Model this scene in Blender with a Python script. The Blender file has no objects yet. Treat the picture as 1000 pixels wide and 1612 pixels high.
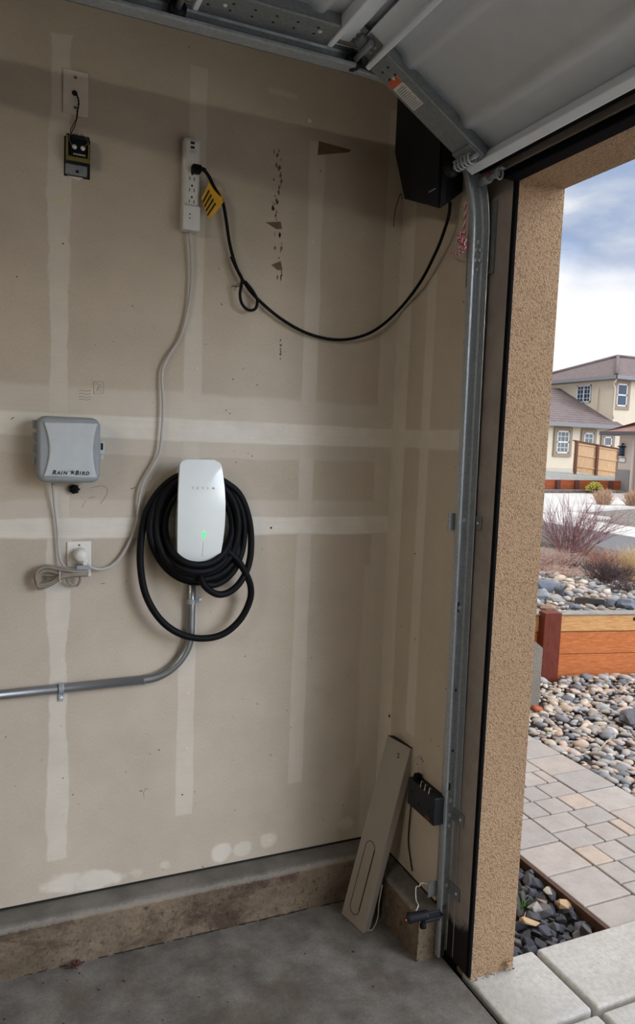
import bpy, bmesh, math, random
from mathutils import Vector, Matrix, noise as mnoise
import numpy as np

sc = bpy.context.scene
COL = sc.collection
PI = math.pi

# ------------------------------------------------------------------ camera, world, light, exposure
F_PX = 1163.4
CAM = Vector((-1.3164, -2.3706, 1.6733))
YAW, PITCH, ROLL = 0.4108, -0.0959, 0.0377
_f = Vector((math.sin(YAW)*math.cos(PITCH), math.cos(YAW)*math.cos(PITCH), math.sin(PITCH)))
_r0 = Vector((math.cos(YAW), -math.sin(YAW), 0)); _u0 = _r0.cross(_f)
_r = _r0*math.cos(ROLL) + _u0*math.sin(ROLL); _u = _u0*math.cos(ROLL) - _r0*math.sin(ROLL)
cam_data = bpy.data.cameras.new('camera'); cam = bpy.data.objects.new('camera', cam_data); COL.objects.link(cam)
cam_data.sensor_fit = 'VERTICAL'; cam_data.sensor_height = 36.0; cam_data.sensor_width = 36.0*1000/1612
cam_data.lens = F_PX/1612*36.0; cam_data.clip_start = 0.02; cam_data.clip_end = 400
cam.matrix_world = Matrix(((_r.x, _u.x, -_f.x, CAM.x), (_r.y, _u.y, -_f.y, CAM.y), (_r.z, _u.z, -_f.z, CAM.z), (0, 0, 0, 1)))
sc.camera = cam

EXPOSURE = 0.0
SKY_GAIN = 1.55
FILL_LAMP_W = 120.0
sc.view_settings.view_transform = 'Standard'; sc.view_settings.look = 'None'
sc.view_settings.gamma = 1.0; sc.view_settings.use_curve_mapping = False
sc.view_settings.exposure = EXPOSURE
sc.cycles.max_bounces = 10; sc.cycles.diffuse_bounces = 6

world = bpy.data.worlds.new('sky'); sc.world = world; world.use_nodes = True
wn, wl = world.node_tree.nodes, world.node_tree.links
wn.clear()
def wnode(t, **k):
    n = wn.new(t)
    for a, b in k.items(): setattr(n, a, b)
    return n
w_out = wnode('ShaderNodeOutputWorld'); w_bg = wnode('ShaderNodeBackground')
w_tc = wnode('ShaderNodeTexCoord'); w_sep = wnode('ShaderNodeSeparateXYZ')
wl.new(w_tc.outputs['Generated'], w_sep.inputs[0])
w_map = wnode('ShaderNodeMapping'); w_map.inputs['Scale'].default_value = (2.0, 2.0, 5.0)
w_map.inputs['Location'].default_value = (0.35, 0.1, 0.2)
wl.new(w_tc.outputs['Generated'], w_map.inputs[0])
w_nz = wnode('ShaderNodeTexNoise'); w_nz.inputs['Scale'].default_value = 1.7; w_nz.inputs['Detail'].default_value = 7; w_nz.inputs['Roughness'].default_value = 0.55
wl.new(w_map.outputs[0], w_nz.inputs['Vector'])
w_cl = wnode('ShaderNodeValToRGB')                       # cloud body colours: blue gap, grey base, bright top
cr = w_cl.color_ramp; cr.elements[0].position = 0.36; cr.elements[0].color = (0.28, 0.43, 0.72, 1)
cr.elements[1].position = 0.68; cr.elements[1].color = (1.0, 1.0, 1.0, 1)
e = cr.elements.new(0.47); e.color = (0.36, 0.46, 0.66, 1)
e = cr.elements.new(0.56); e.color = (0.55, 0.62, 0.76, 1)
wl.new(w_nz.outputs['Fac'], w_cl.inputs[0])
# elevation mixed with noise: white haze near the horizon, cloud band above, bright overcast towards the zenith
w_add = wnode('ShaderNodeMath', operation='MULTIPLY_ADD'); wl.new(w_nz.outputs['Fac'], w_add.inputs[0])
w_add.inputs[1].default_value = 0.22; wl.new(w_sep.outputs['Z'], w_add.inputs[2])
w_el = wnode('ShaderNodeMapRange', interpolation_type='SMOOTHSTEP'); wl.new(w_add.outputs[0], w_el.inputs[0])
w_el.inputs[1].default_value = 0.265; w_el.inputs[2].default_value = 0.36
w_mix = wnode('ShaderNodeMix', data_type='RGBA'); wl.new(w_el.outputs[0], w_mix.inputs[0])
w_mix.inputs[6].default_value = (1.05, 1.05, 1.06, 1); wl.new(w_cl.outputs[0], w_mix.inputs[7])
w_ze = wnode('ShaderNodeMapRange', interpolation_type='SMOOTHSTEP'); wl.new(w_sep.outputs['Z'], w_ze.inputs[0])
w_ze.inputs[1].default_value = 0.40; w_ze.inputs[2].default_value = 0.62
w_mix2 = wnode('ShaderNodeMix', data_type='RGBA'); wl.new(w_ze.outputs[0], w_mix2.inputs[0])
wl.new(w_mix.outputs[2], w_mix2.inputs[6]); w_mix2.inputs[7].default_value = (1.12, 1.10, 1.08, 1)
w_s = wnode('ShaderNodeMapRange'); wl.new(w_ze.outputs[0], w_s.inputs[0]); w_s.inputs[3].default_value = 1.0; w_s.inputs[4].default_value = SKY_GAIN
# the sun behind thin cloud: a broad bright patch of sky out of view to the right
GLOW_AZ = Vector((.55, -.74, 0)).normalized(); GLOW = 19.5; GLOW_POW = 60.0; GLOW_Z = .33; GLOW_SPREAD = .24
w_hz = wnode('ShaderNodeVectorMath', operation='MULTIPLY'); wl.new(w_tc.outputs['Generated'], w_hz.inputs[0]); w_hz.inputs[1].default_value = (1, 1, 0)
w_nm = wnode('ShaderNodeVectorMath', operation='NORMALIZE'); wl.new(w_hz.outputs[0], w_nm.inputs[0])
w_dot = wnode('ShaderNodeVectorMath', operation='DOT_PRODUCT'); wl.new(w_nm.outputs[0], w_dot.inputs[0]); w_dot.inputs[1].default_value = GLOW_AZ
w_mx = wnode('ShaderNodeMath', operation='MAXIMUM'); wl.new(w_dot.outputs['Value'], w_mx.inputs[0]); w_mx.inputs[1].default_value = 0
w_pz = wnode('ShaderNodeMath', operation='POWER'); wl.new(w_mx.outputs[0], w_pz.inputs[0]); w_pz.inputs[1].default_value = GLOW_POW
w_e1 = wnode('ShaderNodeMath', operation='SUBTRACT'); wl.new(w_sep.outputs['Z'], w_e1.inputs[0]); w_e1.inputs[1].default_value = GLOW_Z
w_e2 = wnode('ShaderNodeMath', operation='MULTIPLY'); wl.new(w_e1.outputs[0], w_e2.inputs[0]); wl.new(w_e1.outputs[0], w_e2.inputs[1])
w_e3 = wnode('ShaderNodeMath', operation='MULTIPLY'); wl.new(w_e2.outputs[0], w_e3.inputs[0]); w_e3.inputs[1].default_value = -1/GLOW_SPREAD**2
w_e4 = wnode('ShaderNodeMath', operation='EXPONENT'); wl.new(w_e3.outputs[0], w_e4.inputs[0])
w_pw = wnode('ShaderNodeMath', operation='MULTIPLY'); wl.new(w_pz.outputs[0], w_pw.inputs[0]); wl.new(w_e4.outputs[0], w_pw.inputs[1])
w_gs = wnode('ShaderNodeMath', operation='MULTIPLY_ADD'); wl.new(w_pw.outputs[0], w_gs.inputs[0]); w_gs.inputs[1].default_value = GLOW; wl.new(w_s.outputs[0], w_gs.inputs[2])
wl.new(w_mix2.outputs[2], w_bg.inputs[0]); wl.new(w_gs.outputs[0], w_bg.inputs[1]); wl.new(w_bg.outputs[0], w_out.inputs[0])

# ------------------------------------------------------------------ helpers
def at(px, py, x=None, y=None, z=None):
    d = _f + _r*((px-500)/F_PX) - _u*((py-806)/F_PX)
    if x is not None: t = (x-CAM.x)/d.x
    elif y is not None: t = (y-CAM.y)/d.y
    else: t = (z-CAM.z)/d.z
    return CAM + d*t

def V(*a): return Vector(a)

class MB:
    """collects shapes, links them as one mesh object"""
    def __init__(s): s.v = []; s.f = []; s.m = []; s.mi = 0; s.sm = []
    def add(s, vs, fs, smooth=False):
        b = len(s.v); s.v += [Vector(p) for p in vs]
        for f in fs: s.f.append([i+b for i in f]); s.m.append(s.mi); s.sm.append(smooth)
        return s
    def box(s, a, b, ax=None, o=None):
        x0, y0, z0 = a; x1, y1, z1 = b
        vs = [V(x, y, z) for x in (x0, x1) for y in (y0, y1) for z in (z0, z1)]
        if ax is not None:
            o = o or V(0, 0, 0); vs = [o + ax[0]*p.x + ax[1]*p.y + ax[2]*p.z for p in vs]
        return s.add(vs, [(0, 1, 3, 2), (4, 6, 7, 5), (0, 4, 5, 1), (2, 3, 7, 6), (0, 2, 6, 4), (1, 5, 7, 3)])
    def bbox(s, a, b, r=.004, seg=2, ax=None, o=None):
        bm = bmesh.new(); bmesh.ops.create_cube(bm, size=1.0)
        c = (V(*a)+V(*b))*.5; d = V(*b)-V(*a)
        for v in bm.verts: v.co = V(v.co.x*abs(d.x), v.co.y*abs(d.y), v.co.z*abs(d.z)) + c
        r = min(r, min(abs(d.x), abs(d.y), abs(d.z))*.49)
        bmesh.ops.bevel(bm, geom=list(bm.edges), offset=r, segments=seg, profile=.5, affect='EDGES')
        return s.bm(bm, ax, o)
    def bm(s, bm, ax=None, o=None, smooth=False):
        bm.verts.index_update()
        vs = [v.co.copy() for v in bm.verts]
        if ax is not None:
            o = o or V(0, 0, 0); vs = [o + ax[0]*p.x + ax[1]*p.y + ax[2]*p.z for p in vs]
        s.add(vs, [[v.index for v in f.verts] for f in bm.faces], smooth); bm.free(); return s
    def prism(s, poly, d):
        n = len(poly); d = V(*d); vs = [V(*p) for p in poly] + [V(*p)+d for p in poly]
        fs = [list(range(n))[::-1], list(range(n, 2*n))] + [(i, (i+1) % n, n+(i+1) % n, n+i) for i in range(n)]
        return s.add(vs, fs)
    def tube(s, pts, r, n=8, closed=False, cap=True, taper=None):
        pts = [V(*p) for p in pts]; N = len(pts)
        if N < 2: return s
        T = []
        for i in range(N):
            a = pts[(i-1) % N] if (closed or i > 0) else pts[i]; b = pts[(i+1) % N] if (closed or i < N-1) else pts[i]
            t = (b-a); T.append(t.normalized() if t.length > 1e-9 else V(0, 0, 1))
        up = V(0, 0, 1) if abs(T[0].z) < .9 else V(1, 0, 0)
        nrm = (up - T[0]*up.dot(T[0])).normalized(); vs = []
        for i in range(N):
            nrm = nrm - T[i]*nrm.dot(T[i])
            if nrm.length < 1e-6: nrm = T[i].orthogonal()
            nrm.normalize(); bn = T[i].cross(nrm)
            rr = r if taper is None else r*(1+(taper-1)*i/(N-1))
            for k in range(n):
                a = 2*PI*k/n; vs.append(pts[i] + nrm*(math.cos(a)*rr) + bn*(math.sin(a)*rr))
        fs = []
        for i in range(N if closed else N-1):
            j = (i+1) % N
            for k in range(n): fs.append((i*n+k, i*n+(k+1) % n, j*n+(k+1) % n, j*n+k))
        s.add(vs, fs, True)
        if cap and not closed:
            b = len(s.v)-len(vs)
            s.f.append([b+k for k in range(n)][::-1]); s.m.append(s.mi); s.sm.append(False)
            s.f.append([b+(N-1)*n+k for k in range(n)]); s.m.append(s.mi); s.sm.append(False)
        return s
    def cyl(s, a, b, r, n=16, r2=None):
        return s.tube([a, b], r, n, taper=None if r2 is None else r2/r)
    def lathe(s, prof, o, ax, n=20):
        """prof: list of (radius, height) along ax"""
        ax = V(*ax).normalized(); u = ax.orthogonal().normalized(); w = ax.cross(u); o = V(*o)
        vs = [o + ax*h + (u*math.cos(2*PI*k/n)+w*math.sin(2*PI*k/n))*max(r, 1e-5) for r, h in prof for k in range(n)]
        fs = [(i*n+k, i*n+(k+1) % n, (i+1)*n+(k+1) % n, (i+1)*n+k) for i in range(len(prof)-1) for k in range(n)]
        return s.add(vs, fs, True)
    def sweep(s, prof, pts, frames):
        """prof open 2D polyline swept; frames: (a,b) axes at each point; gives a thin sheet (both sides)"""
        n = len(prof); vs = []
        for p, (a, b) in zip(pts, frames):
            for (q, t) in prof: vs.append(V(*p) + a*q + b*t)
        fs = []
        for i in range(len(pts)-1):
            for k in range(n-1): fs.append((i*n+k, i*n+k+1, (i+1)*n+k+1, (i+1)*n+k))
        return s.add(vs, fs)
    def build(s, name, mat, parent=None, label=None, base=None, fix=True, auto=40):
        me = bpy.data.meshes.new(name); o = bpy.data.objects.new(name, me); COL.objects.link(o)
        if parent is None:
            if base is None:
                xs = [v.x for v in s.v]; ys = [v.y for v in s.v]; zs = [v.z for v in s.v]
                base = V((min(xs)+max(xs))/2, (min(ys)+max(ys))/2, min(zs))
            org = V(*base); o.location = org
        else:
            o.parent = parent; org = worldloc(parent)
        me.from_pydata([v-org for v in s.v], [], s.f)
        mats = mat if isinstance(mat, (list, tuple)) else [mat]
        for m in mats: me.materials.append(m)
        me.polygons.foreach_set('material_index', [min(i, len(mats)-1) for i in s.m])
        me.polygons.foreach_set('use_smooth', s.sm)
        if fix:
            bm = bmesh.new(); bm.from_mesh(me); bmesh.ops.recalc_face_normals(bm, faces=bm.faces); bm.to_mesh(me); bm.free()
        me.update()
        if label: o['label'] = label
        return o

def worldloc(o):
    p = V(0, 0, 0)
    while o is not None: p = p + Vector(o.location); o = o.parent
    return p

def thing(name, label, cat, loc, group=None):
    o = bpy.data.objects.new(name, None); COL.objects.link(o); o.location = loc; o.empty_display_size = .05
    return tag(o, label, cat, group)

def tag(o, label, cat, group=None, kind=None):
    o['label'] = label; o['category'] = cat
    if group: o['group'] = group
    if kind: o['kind'] = kind
    return o

def struct(o, label, cat='structure'):
    o['kind'] = 'structure'; o['label'] = label; o['category'] = cat; return o

def dup(o, loc=None, parent=None):
    c = o.copy(); COL.objects.link(c)
    if parent is not None: c.parent = parent
    if loc is not None: c.location = loc
    for ch in list(o.children): dup(ch, None, c)
    return c

def spline(pts, n=8, closed=False):
    pts = [V(*p) for p in pts]; N = len(pts); out = []
    for i in range(N if closed else N-1):
        if closed: a, b, c, d = pts[i-1], pts[i], pts[(i+1) % N], pts[(i+2) % N]
        else:
            b, c = pts[i], pts[i+1]; a = pts[i-1] if i > 0 else b*2-c; d = pts[i+2] if i+2 < N else c*2-b
        for k in range(n):
            t = k/n
            out.append(.5*((2*b) + (c-a)*t + (2*a-5*b+4*c-d)*t*t + (3*b-a-3*c+d)*t**3))
    if not closed: out.append(pts[-1])
    return out

def solid(o, th):
    m = o.modifiers.new('thick', 'SOLIDIFY'); m.thickness = th; m.offset = 0; return o

def text_into(mb, txt, size, org, right, up, shear=0.0, depth=.0006, bold=0.0, space=1.0):
    cu = bpy.data.curves.new('t', 'FONT'); cu.body = txt; cu.size = 1.0; cu.resolution_u = 4; cu.shear = shear; cu.extrude = depth/size; cu.offset = bold; cu.space_character = space
    ob = bpy.data.objects.new('t', cu); COL.objects.link(ob)
    bpy.context.view_layer.update()
    dg = bpy.context.evaluated_depsgraph_get(); me = bpy.data.meshes.new_from_object(ob.evaluated_get(dg))
    nrm = right.cross(up)
    vs = [org + right*(v.co.x*size) + up*(v.co.y*size) + nrm*(v.co.z*size) for v in me.vertices]
    w = size*max((v.co.x for v in me.vertices), default=0)
    mb.add(vs, [list(p.vertices) for p in me.polygons])
    bpy.data.objects.remove(ob); bpy.data.meshes.remove(me); bpy.data.curves.remove(cu)
    return w

# ------------------------------------------------------------------ materials
def lin(c):
    return tuple(((x/255)/12.92 if x/255 <= .04045 else ((x/255+.055)/1.055)**2.4) for x in c) + (1,)

class NT:
    def __init__(s, name):
        s.m = bpy.data.materials.new(name); s.m.use_nodes = True; s.t = s.m.node_tree; s.n = s.t.nodes
        s.bsdf = s.n['Principled BSDF']
    def node(s, t, **k):
        n = s.n.new(t)
        for a, b in k.items(): setattr(n, a, b)
        return n
    def link(s, a, b): s.t.links.new(a, b)
    def math(s, op, a, b=None, c=None):
        n = s.node('ShaderNodeMath', operation=op)
        for i, v in enumerate((a, b, c)):
            if v is None: continue
            if isinstance(v, (int, float)): n.inputs[i].default_value = v
            else: s.link(v, n.inputs[i])
        return n.outputs[0]
    def pos(s, obj=True):
        if obj: return s.node('ShaderNodeTexCoord').outputs['Object']
        return s.node('ShaderNodeNewGeometry').outputs['Position']
    def noise(s, vec, scale, detail=4, rough=.55, dist=0):
        n = s.node('ShaderNodeTexNoise'); s.link(vec, n.inputs['Vector']); n.inputs['Scale'].default_value = scale
        n.inputs['Detail'].default_value = detail; n.inputs['Roughness'].default_value = rough; n.inputs['Distortion'].default_value = dist
        return n.outputs['Fac']
    def stretch(s, vec, sc_):
        n = s.node('ShaderNodeMapping'); n.inputs['Scale'].default_value = sc_; s.link(vec, n.inputs[0]); return n.outputs[0]
    def rng(s, v, a, b, c=0., d=1., smooth=True):
        n = s.node('ShaderNodeMapRange', interpolation_type='SMOOTHSTEP' if smooth else 'LINEAR'); s.link(v, n.inputs[0])
        for i, x in enumerate((a, b, c, d)): n.inputs[i+1].default_value = x
        return n.outputs[0]
    def mix(s, fac, a, b, mode='MIX'):
        n = s.node('ShaderNodeMix', data_type='RGBA', blend_type=mode)
        for i, v in ((0, fac), (6, a), (7, b)):
            if isinstance(v, (int, float)): n.inputs[i].default_value = v
            elif isinstance(v, tuple): n.inputs[i].default_value = v
            else: s.link(v, n.inputs[i])
        return n.outputs[2]
    def ramp(s, fac, stops):
        n = s.node('ShaderNodeValToRGB'); r = n.color_ramp
        r.elements[0].position, r.elements[0].color = stops[0]; r.elements[1].position, r.elements[1].color = stops[-1]
        for p, c in stops[1:-1]: e_ = r.elements.new(p); e_.color = c
        s.link(fac, n.inputs[0]); return n.outputs[0]
    def color(s, c):
        if isinstance(c, tuple): s.bsdf.inputs['Base Color'].default_value = c
        else: s.link(c, s.bsdf.inputs['Base Color'])
    def bump(s, h, strength=.3, dist=.01):
        n = s.node('ShaderNodeBump'); n.inputs['Strength'].default_value = strength; n.inputs['Distance'].default_value = dist
        s.link(h, n.inputs['Height']); s.link(n.outputs[0], s.bsdf.inputs['Normal'])
    def set(s, rough=.6, metal=0., spec=None):
        s.bsdf.inputs['Roughness'].default_value = rough; s.bsdf.inputs['Metallic'].default_value = metal
        if spec is not None: s.bsdf.inputs['Specular IOR Level'].default_value = spec
        return s

def simple(name, rgb, rough=.6, metal=0., var=.12, scale=30, bump=0., spec=None, obj=True):
    t = NT(name).set(rough, metal, spec); c = lin(rgb); p = t.pos(obj); nz = t.noise(p, scale, 4)
    d = tuple(x*(1-var) for x in c[:3])+(1,); b = tuple(min(1, x*(1+var)) for x in c[:3])+(1,)
    t.color(t.ramp(nz, [(.3, d), (.7, b)]))
    if bump: t.bump(nz, bump, .004)
    return t.m

def drywall(name, axis, rects):
    """paper faced gypsum with joint compound bands. axis 0: in-plane coordinate is x, axis 1: y. rects: (c, h, zc, zh, soft, wob, strength)"""
    t = NT(name).set(.85, 0, .25); p = t.pos(False)
    sep = t.node('ShaderNodeSeparateXYZ'); t.link(p, sep.inputs[0])
    u = sep.outputs[axis]; z = sep.outputs[2]
    wob = t.noise(p, 3.2, 3); wob2 = t.noise(p, 22, 3)
    w = t.math('ADD', t.math('SUBTRACT', wob, .5), t.math('MULTIPLY', t.math('SUBTRACT', wob2, .5), .3))
    acc = None
    for (c, h, zc, zh, soft, wb, st) in rects:
        du = t.math('SUBTRACT', t.math('ABSOLUTE', t.math('SUBTRACT', u, c)), h)
        dz = t.math('SUBTRACT', t.math('ABSOLUTE', t.math('SUBTRACT', z, zc)), zh)
        if wb >= .04 and h < .2 and zh < .1:             # rounded smear instead of a straight band
            eu = t.math('DIVIDE', t.math('SUBTRACT', u, c), h*1.15); ez = t.math('DIVIDE', t.math('SUBTRACT', z, zc), zh*1.3)
            el = t.math('SQRT', t.math('ADD', t.math('MULTIPLY', eu, eu), t.math('MULTIPLY', ez, ez)))
            d = t.math('MULTIPLY_ADD', w, wb*1.6, t.math('MULTIPLY', t.math('SUBTRACT', el, 1.0), min(h, zh)))
        else: d = t.math('MULTIPLY_ADD', w, wb, t.math('MAXIMUM', du, dz))
        k = t.rng(d, -soft, soft, st, 0.)
        acc = k if acc is None else t.math('MAXIMUM', acc, k)
    mott = t.noise(p, 5, 5, .6); fine = t.noise(t.stretch(p, (60, 60, 18)), 6, 3)
    base = t.ramp(mott, [(.3, lin(PAPER_D)), (.7, lin(PAPER_L))])
    base = t.mix(t.rng(fine, .35, .65, 0., .10), base, lin((96, 84, 68)))
    mud = t.ramp(t.noise(p, 9, 5, .65), [(.3, lin(MUD_D)), (.7, lin(MUD_L))])
    streak = t.noise(t.stretch(p, (2, 2, 60)) if axis == 0 else t.stretch(p, (60, 60, 2)), 3, 2)
    mud = t.mix(t.rng(streak, .4, .7, 0., .18), mud, lin(PAPER_L))
    col = t.mix(acc, base, mud)
    specks = t.rng(t.noise(p, 55, 2, .5), .735, .76)
    col = t.mix(t.math('MULTIPLY', specks, .75), col, lin((58, 46, 38)))
    t.color(col); t.bump(t.math('MULTIPLY_ADD', acc, .3, t.math('MULTIPLY', fine, .4)), .25, .003)
    return t.m

PAPER_D, PAPER_L, MUD_D, MUD_L = (179, 168, 152), (192, 181, 164), (205, 200, 188), (221, 216, 204)

def concrete(name, a, b, stain=None, bump=.3, scale=1.0, broom=None, stain_amt=.6):
    t = NT(name).set(.85, 0, .3); p = t.pos(False)
    n1 = t.noise(p, 4*scale, 6, .65); n2 = t.noise(p, 60*scale, 5, .7)
    col = t.ramp(n1, [(.3, lin(a)), (.7, lin(b))])
    col = t.mix(t.rng(n2, .3, .7, 0., .3), col, lin(tuple(int(x*.62) for x in a)))
    if stain: col = t.mix(t.rng(t.noise(t.stretch(p, (1, 1, 1.5)), 2.6*scale, 7, .7, .4), .47, .64, 0., stain_amt), col, lin(stain))
    if name.startswith('stem'):                            # trowelled grey ledge above the brown board-marked face
        sz = t.node('ShaderNodeSeparateXYZ'); t.link(p, sz.inputs[0])
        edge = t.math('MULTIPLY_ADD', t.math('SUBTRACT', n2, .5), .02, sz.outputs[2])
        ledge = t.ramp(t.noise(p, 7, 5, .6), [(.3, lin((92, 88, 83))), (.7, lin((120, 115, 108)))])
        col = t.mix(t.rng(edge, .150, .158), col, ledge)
        lip = t.math('MULTIPLY', t.rng(edge, .144, .150), t.rng(edge, .164, .156))  # pale line along the ledge edge, a highlight painted into the colour
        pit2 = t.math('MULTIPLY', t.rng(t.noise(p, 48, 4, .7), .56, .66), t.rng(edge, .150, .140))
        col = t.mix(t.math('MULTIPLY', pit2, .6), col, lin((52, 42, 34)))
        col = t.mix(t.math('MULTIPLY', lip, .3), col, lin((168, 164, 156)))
    pits = t.rng(t.noise(p, 130*scale, 2), .70, .74)
    col = t.mix(t.math('MULTIPLY', pits, .55), col, lin((60, 54, 48)))
    t.color(col)
    h = t.math('MULTIPLY_ADD', pits, -.6, n2)
    if broom: h = t.math('ADD', h, t.math('MULTIPLY', t.noise(t.stretch(p, broom), 8, 3), 1.2))
    t.bump(h, bump, .004)
    return t.m

def stucco(name, a, b):
    t = NT(name).set(.9, 0, .2); p = t.pos(False)
    n1 = t.noise(p, 165, 3, .65); n0 = t.noise(p, 3, 3)
    v = t.node('ShaderNodeTexVoronoi'); v.inputs['Scale'].default_value = 250; t.link(p, v.inputs['Vector'])
    h = t.math('SUBTRACT', t.math('MULTIPLY', n1, 1.6), t.math('MULTIPLY', v.outputs['Distance'], .5))
    col = t.ramp(n0, [(.3, lin(a)), (.7, lin(b))])
    col = t.mix(t.rng(n1, .33, .52, .55, 0.), col, lin(tuple(int(x*.52) for x in a)))
    t.color(col); t.bump(h, 1.0, .010); return t.m

def galv(name, rgb=(150, 158, 164), rough=.38):
    t = NT(name).set(rough, .40); p = t.pos()
    v = t.node('ShaderNodeTexVoronoi'); v.inputs['Scale'].default_value = 90; t.link(p, v.inputs['Vector'])
    n = t.noise(p, 25, 5)
    k = t.math('MULTIPLY_ADD', v.outputs['Distance'], .5, t.math('MULTIPLY', n, .6))
    c = lin(rgb); t.color(t.ramp(k, [(.2, tuple(x*.7 for x in c[:3])+(1,)), (.8, c)]))
    t.link(t.rng(n, .3, .7, rough-.08, rough+.14), t.bsdf.inputs['Roughness']); return t.m

def wood(name, a, b, stretch, scale=6, rough=.7, knots=False, obj=False):
    t = NT(name).set(rough, 0, .3); p = t.pos(obj); q = t.stretch(p, stretch)
    n = t.noise(q, scale, 6, .6, .8); n2 = t.noise(q, scale*5, 3)
    k = t.math('MULTIPLY_ADD', n2, .3, t.math('MULTIPLY', n, .8))
    t.color(t.ramp(k, [(.36, lin(a)), (.68, lin(b))])); t.bump(k, .2, .003); return t.m

def stone(name, cols, rough=.75, spot=.25):
    """pebble: each object (or each merged pebble) takes its own hue"""
    t = NT(name).set(rough, 0, .35)
    oi = t.node('ShaderNodeObjectInfo'); at_ = t.node('ShaderNodeAttribute'); at_.attribute_name = 'pebble_tone'
    r = t.math('FRACT', t.math('ADD', oi.outputs['Random'], at_.outputs['Fac']))
    n = len(cols); ramp = t.node('ShaderNodeValToRGB'); ramp.color_ramp.interpolation = 'CONSTANT'
    els = ramp.color_ramp.elements
    els[0].position = 0; els[0].color = lin(cols[0]); els[1].position = 1/n; els[1].color = lin(cols[1 % n])
    for i in range(2, n): e_ = els.new(i/n); e_.color = lin(cols[i])
    t.link(r, ramp.inputs[0])
    p = t.pos(); nz = t.noise(p, 45, 5, .65)
    t.color(t.mix(t.rng(nz, .35, .65, 0., spot), ramp.outputs[0], lin((72, 66, 62)))); t.bump(nz, .25, .004)
    return t.m

def emit(name, rgb, strength):
    t = NT(name).set(.4); c = lin(rgb); t.color(c); t.bsdf.inputs['Emission Color'].default_value = c; t.bsdf.inputs['Emission Strength'].default_value = strength; return t.m

M = {}
M['white_plastic'] = simple('white_plastic', (205, 205, 203), .42, var=.04)
M['plate_white'] = simple('plate_plastic', (216, 213, 205), .4, var=.05)
M['old_plate'] = simple('old_plate', (205, 196, 184), .5, var=.06)
M['black_plastic'] = simple('black_plastic', (20, 23, 29), .5, var=.2, scale=60, spec=.3)
M['black_rubber'] = simple('black_rubber', (10, 11, 14), .6, var=.2, scale=60, spec=.15)
M['dark'] = simple('dark_slot', (16, 15, 15), .8)
M['gray_plastic'] = simple('gray_plastic', (186, 193, 196), .5, var=.04)
M['gray_plastic_dark'] = simple('gray_rim_plastic', (142, 149, 153), .55, var=.05)
M['cord_gray'] = simple('grey_cord', (172, 170, 166), .5, var=.06)
M['cord_tan'] = simple('tan_cord', (140, 132, 120), .5, var=.1)
M['galv'] = galv('galvanized_steel', (176, 184, 190))
M['galv_dark'] = galv('dull_galvanized_steel', (140, 146, 148), .5)
M['emt'] = simple('zinc_conduit', (140, 142, 143), .36, .8, var=.08, scale=14)
M['steel_bolt'] = simple('bolt_steel', (205, 210, 214), .35, .35)
M['door_white'] = simple('door_paint', (229, 236, 243), .5, var=.03, scale=14)
M['charger_white'] = simple('charger_glass', (226, 232, 230), .09, var=.01)
t = NT('painted_jamb').set(.75, 0, .3); p = t.pos(False); n_ = t.noise(p, 12, 5, .6); sp_ = t.node('ShaderNodeSeparateXYZ'); t.link(p, sp_.inputs[0])
rot = t.rng(t.math('MULTIPLY_ADD', n_, .16, sp_.outputs[2]), .20, .25, 1., 0.)       # paint rotted away near the ground
t.color(t.mix(rot, t.ramp(n_, [(.3, lin((140, 131, 125))), (.7, lin((160, 151, 144)))]), lin((34, 28, 25)))); t.bump(n_, .2, .004); M['jamb'] = t.m
M['seal'] = simple('black_seal', (13, 14, 17), .9, spec=.1)
M['yellow'] = simple('yellow_label', (212, 160, 24), .6, var=.05)
M['brown_metal'] = simple('rusty_edging', (84, 60, 48), .8, var=.25)
M['panel_beige'] = simple('beige_enamel', (150, 142, 132), .5, var=.05, scale=10)
M['torn'] = simple('torn_paper', (108, 88, 68), .9, var=.1)
M['pencil'] = simple('pencil_graphite', (110, 98, 84), .9)
M['logo_green'] = simple('logo_dark_green', (14, 44, 26), .5)
M['logo_grey'] = simple('logo_grey', (178, 184, 184), .4)
M['orange_label'] = simple('orange_label', (196, 92, 48), .6)
M['paper_label'] = simple('paper_label', (214, 212, 206), .6)
M['rope_red'] = simple('red_rope', (186, 40, 84), .8)
M['rope_white'] = simple('white_rope', (220, 205, 210), .8)
M['brass'] = simple('yellowed_steel', (116, 106, 52), .5, .4)
M['copper'] = simple('bell_wire', (104, 96, 84), .6)

st1, st2, st3 = -1.1451, -.7387, -.3323
wl_rects = [(st1, .031, 1.56, 1.25, .004, .055, .55), (st2, .028, 1.60, 1.21, .004, .016, .45), (st3, .027, 1.55, 1.11, .004, .018, .42),
            (-.9, 1.6, 1.692, .036, .006, .016, .95), (-.9, 1.6, 1.733, .075, .010, .03, .40), (-.9, 1.6, 1.645, .04, .004, .03, .32),
            (-.9, 1.6, 1.378, .032, .005, .018, .95), (-.9, 1.6, 1.42, .045, .008, .03, .35),
            (-.025, .040, 1.5, 1.32, .006, .015, .45), (-.06, .03, .85, .38, .01, .05, .35),
            (-1.135, .055, .222, .030, .006, .06, .7), (-1.03, .09, .215, .02, .006, .06, .75), (-.885, .03, .215, .022, .006, .05, .4), (-.80, .03, .22, .022, .006, .05, .5),
            (-.60, .035, .225, .028, .006, .05, .75), (-.53, .03, .225, .020, .006, .05, .6), (-.43, .02, .24, .018, .006, .04, .6), (-.12, .03, .25, .02, .006, .05, .5),
            (-.46, .05, 2.79, .008, .004, .01, .4), (-1.5, .03, 1.5, 1.4, .004, .02, .6)]
M['wall_left'] = drywall('drywall_with_mud', 0, wl_rects)
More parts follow.
